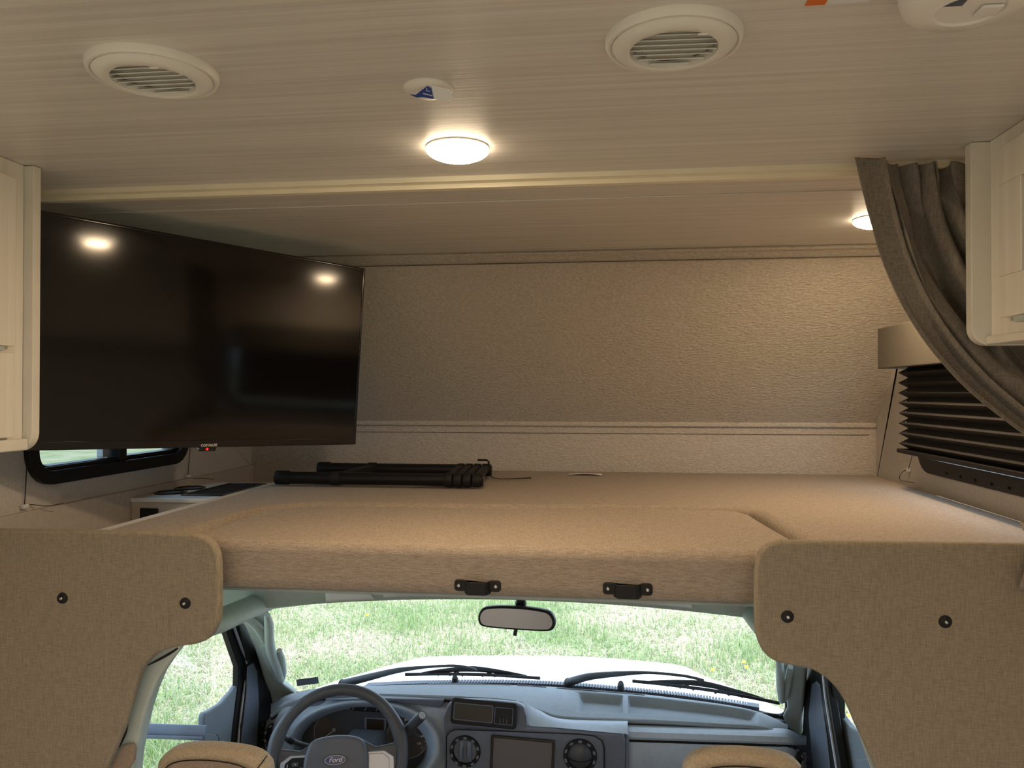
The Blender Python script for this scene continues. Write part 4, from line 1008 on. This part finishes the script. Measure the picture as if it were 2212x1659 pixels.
def hoodf(s, t):
    k = s * (len(fr_) - 1); i = min(int(k), len(fr_) - 2); f = k - i
    p = bk_[i].lerp(bk_[i + 1], f).lerp(fr_[i].lerp(fr_[i + 1], f), min(t / .8, 1)); p.z += .012 * math.sin(PI * min(t / .8, 1)) * math.sin(PI * s)
    if t > .8:
        q = (t - .8) / .2; p.z -= .40 * q ** 1.5; p.y += .05 * q
    return p
grid('hood_skin', hoodf, 60, 30, 'white_paint', ho, True, .004)
cw = thing('cowl_grille', (XC, 2.63, .62), 'ribbed dark cowl grille between windshield and hood', 'grille')
cwb = catmull([PY(u, v, 2.635 - .17 * ((u - 1150) / 560) ** 2 * .6) for u, v in ((790, 1484), (900, 1479), (1050, 1477), (1200, 1481), (1350, 1493), (1500, 1509), (1640, 1531))], 12)
tube('cowl_panel', [p + Vector((0, .02, -.012)) for p in cwb], .022, 'slatedark', cw, 8, flat=((0, 0, 1), .4))
V, Fc = [], []
for i in range(0, len(cwb) - 1):
    for f in (0, .5):
        p = cwb[i].lerp(cwb[i + 1], f)
        v, fc = boxd((p.x - .0035, p.y - .006, p.z - .01), (p.x + .0035, p.y + .025, p.z + .006)); n = len(V); V += [(a + .006 * (k % 4 > 1), b_2, c2) for k, (a, b_2, c2) in enumerate(v)]; Fc += [tuple(q + n for q in qq) for qq in fc]
ribs = link('cowl_ribs', V, Fc, 'slate', cw); ribs['kind'] = 'stuff'
for u, v in ((983, 1466), (1341, 1479)):
    p = WS(u, v, .05); o = tube('washer_nozzle', [p + Vector((0, .0, -.022)), p + Vector((0, .0, .002)), p + Vector((0, -.006, .008))], [.012, .011, .008], 'slatedark', cw, 10)
def wiper(arm, blade, label):
    A = [WS(u, v, .035) for u, v in arm]; Bd = [WS(u, v, .018) for u, v in blade]
    o = thing('wiper', A[0], label, 'wiper')
    tube('arm', A, [.014, .012, .009] + [.0045] * (len(A) - 3), 'slatedark', o, 10, smooth_n=5)
    lathe('pivot_cap', [(0, .012), (.012, .010), (.016, 0), (.016, -.02)], 'slatedark', o, frame(A[0], (0, -.7, .7)), 16)
    tube('rubber', Bd, [.0055] * len(Bd), 'black', o, 8, smooth_n=5)
    L_ = Bd[0]; R_ = Bd[-1]; up = Vector((0, .012, .012))
    tube('bridge', [L_.lerp(R_, .12) + up * .3, L_.lerp(R_, .28) + up, L_.lerp(R_, .5) + up * 1.5, L_.lerp(R_, .72) + up, L_.lerp(R_, .90) + up * .3], [.004, .007, .010, .007, .004], 'blackmat', o, 8, smooth_n=5)
    for k in (.2, .38, .62, .8): tube('claw', [L_.lerp(R_, k - .05), L_.lerp(R_, k) + up * .9, L_.lerp(R_, k + .05)], .003, 'blackmat', o, 6)
wiper([(740, 1477), (800, 1462), (860, 1448), (920, 1441), (980, 1438), (1015, 1443), (1030, 1448)], [(875, 1457), (960, 1456), (1060, 1458), (1167, 1465)], 'black wiper parked in front of the steering wheel')
wiper([(1228, 1474), (1270, 1462), (1330, 1456), (1400, 1453), (1470, 1459), (1502, 1465), (1520, 1470)], [(1366, 1471), (1450, 1480), (1560, 1495), (1684, 1519)], 'black wiper parked in front of the dashboard tray')
# body outside: fenders and nose underside stay simple
nb = struct(box('wall_front', (-1.0, 2.58, -.35), (.5, 3.45, .34), 'slatedark', None, .05), 'dark engine bay block under the hood', 'wall')

# ================================================================== LAWN
ZG = -.75
gm = bpy.data.materials.new('lawn'); gm.use_nodes = True; nt = gm.node_tree; b = nt.nodes['Principled BSDF']; b.inputs['Roughness'].default_value = .9
tc = nt.nodes.new('ShaderNodeTexCoord')
n1 = nt.nodes.new('ShaderNodeTexNoise'); n1.inputs['Scale'].default_value = .9; n1.inputs['Detail'].default_value = 8; n1.inputs['Roughness'].default_value = .7
n2 = nt.nodes.new('ShaderNodeTexNoise'); n2.inputs['Scale'].default_value = 28; n2.inputs['Detail'].default_value = 5
for n_ in (n1, n2): nt.links.new(tc.outputs['Object'], n_.inputs['Vector'])
r1 = nt.nodes.new('ShaderNodeValToRGB'); r1.color_ramp.elements[0].position = .40; r1.color_ramp.elements[1].position = .60
r1.color_ramp.elements[0].color = (.20, .27, .10, 1); r1.color_ramp.elements[1].color = (.42, .37, .25, 1)
r2 = nt.nodes.new('ShaderNodeValToRGB'); r2.color_ramp.elements[0].position = .35; r2.color_ramp.elements[1].position = .65
r2.color_ramp.elements[0].color = (.45, .45, .45, 1); r2.color_ramp.elements[1].color = (1, 1, 1, 1)
mx = nt.nodes.new('ShaderNodeMix'); mx.data_type = 'RGBA'; mx.blend_type = 'MULTIPLY'; mx.inputs[0].default_value = 1
nt.links.new(n1.outputs['Fac'], r1.inputs[0]); nt.links.new(n2.outputs['Fac'], r2.inputs[0])
nt.links.new(r1.outputs[0], mx.inputs[6]); nt.links.new(r2.outputs[0], mx.inputs[7]); nt.links.new(mx.outputs[2], b.inputs['Base Color'])
MATS['lawn'] = gm
struct(link('ground', [(-60, -30, ZG), (60, -30, ZG), (60, 90, ZG), (-60, 90, ZG)], [(0, 1, 2, 3)], 'lawn', recalc=False), 'sunlit lawn with straw patches around the motorhome', 'ground')
# grass blades
def blade_mat(name, c, tr):
    m = bpy.data.materials.new(name); m.use_nodes = True; nt = m.node_tree; b = nt.nodes['Principled BSDF']
    b.inputs['Base Color'].default_value = (*c, 1); b.inputs['Roughness'].default_value = .55
    t = nt.nodes.new('ShaderNodeBsdfTranslucent'); t.inputs[0].default_value = (*tr, 1)
    mx = nt.nodes.new('ShaderNodeMixShader'); mx.inputs[0].default_value = .4
    nt.links.new(b.outputs[0], mx.inputs[1]); nt.links.new(t.outputs[0], mx.inputs[2]); nt.links.new(mx.outputs[0], nt.nodes['Material Output'].inputs[0])
    return m
bms = [blade_mat('blade_green', (.19, .28, .10), (.26, .40, .14)), blade_mat('blade_straw', (.56, .51, .39), (.5, .45, .32)), blade_mat('blade_pale', (.33, .38, .20), (.38, .45, .22))]
rng = np.random.default_rng(3)
NBL = 150000
yy = 3.9 + (rng.random(NBL) ** 1.25) * 8.5
half = 1.2 + yy * .62
xx = (rng.random(NBL) * 2 - 1) * half - .55 - yy * .14
# tuft pattern
pn_ = np.sin(xx * 1.7 + 1.3 * np.sin(yy * 1.1)) + np.sin(yy * 2.3 + 1.7 * np.sin(xx * .9)) + .8 * np.sin(xx * 4.1 + yy * 3.3) + .7 * np.sin(xx * 2.9 - yy * 5.1)
straw = (rng.normal(0, .8, NBL) + pn_ * .6) > -.05
hgt = np.where(straw, .035 + .05 * rng.random(NBL), .05 + .08 * rng.random(NBL) * (1 + .3 * np.clip(-pn_, 0, 2)))
ang = rng.random(NBL) * 2 * np.pi; lean = np.where(straw, .6 + 1.0 * rng.random(NBL), .2 + .7 * rng.random(NBL))
wdt = .0022 + .0025 * rng.random(NBL)
dx, dy = np.cos(ang), np.sin(ang)
base = np.stack([xx, yy, np.full(NBL, ZG)], 1)
side = np.stack([-dy, dx, np.zeros(NBL)], 1) * wdt[:, None]
mid = base + np.stack([dx * lean * hgt * .35, dy * lean * hgt * .35, hgt * .6 / (1 + .25 * lean)], 1)
tip = base + np.stack([dx * lean * hgt, dy * lean * hgt, hgt / (1 + .6 * lean)], 1)
vv = np.stack([base - side, base + side, mid - side * .8, mid + side * .8, tip], 1).reshape(-1, 3)
i0 = (np.arange(NBL) * 5)[:, None]
tris = np.concatenate([i0 + np.array([[0, 1, 3]]), i0 + np.array([[0, 3, 2]]), i0 + np.array([[2, 3, 4]])], 1).reshape(-1)
me = bpy.data.meshes.new('grass'); me.vertices.add(len(vv)); me.vertices.foreach_set('co', vv.astype(np.float32).ravel())
me.loops.add(len(tris)); me.loops.foreach_set('vertex_index', tris.astype(np.int32))
me.polygons.add(NBL * 3); me.polygons.foreach_set('loop_start', (np.arange(NBL * 3) * 3).astype(np.int32))
mi = np.where(straw, 1, np.where(rng.random(NBL) < .5, 0, 2)).astype(np.int32)
me.polygons.foreach_set('material_index', np.repeat(mi, 3))
for m_ in bms: me.materials.append(m_)
me.update(); me.validate()
go = bpy.data.objects.new('grass', me); col.objects.link(go)
tag(go, 'short green grass and pale straw covering the lawn', 'grass', kind='stuff')
for i, (u, v) in enumerate(((1537, 1447), (1605, 1430), (1610, 1441), (1829, 1546), (791, 1329))):
    p = PZ(u, v, ZG + .07)
    o = thing('dandelion', Vector((p.x, p.y, ZG)), 'small yellow dandelion flower in the lawn', 'flower', 'dandelions in the lawn')
    tube('stem', [Vector((p.x, p.y, ZG)), Vector((p.x + .01, p.y, ZG + .07))], .002, 'doorgrey', o, 5)
    lathe('bloom', [(0, .010), (.010, .009), (.017, .004), (.015, 0), (0, -.004)], 'yellow', o, frame(Vector((p.x + .01, p.y, ZG + .07)), (0, -.4, 1)), 12)
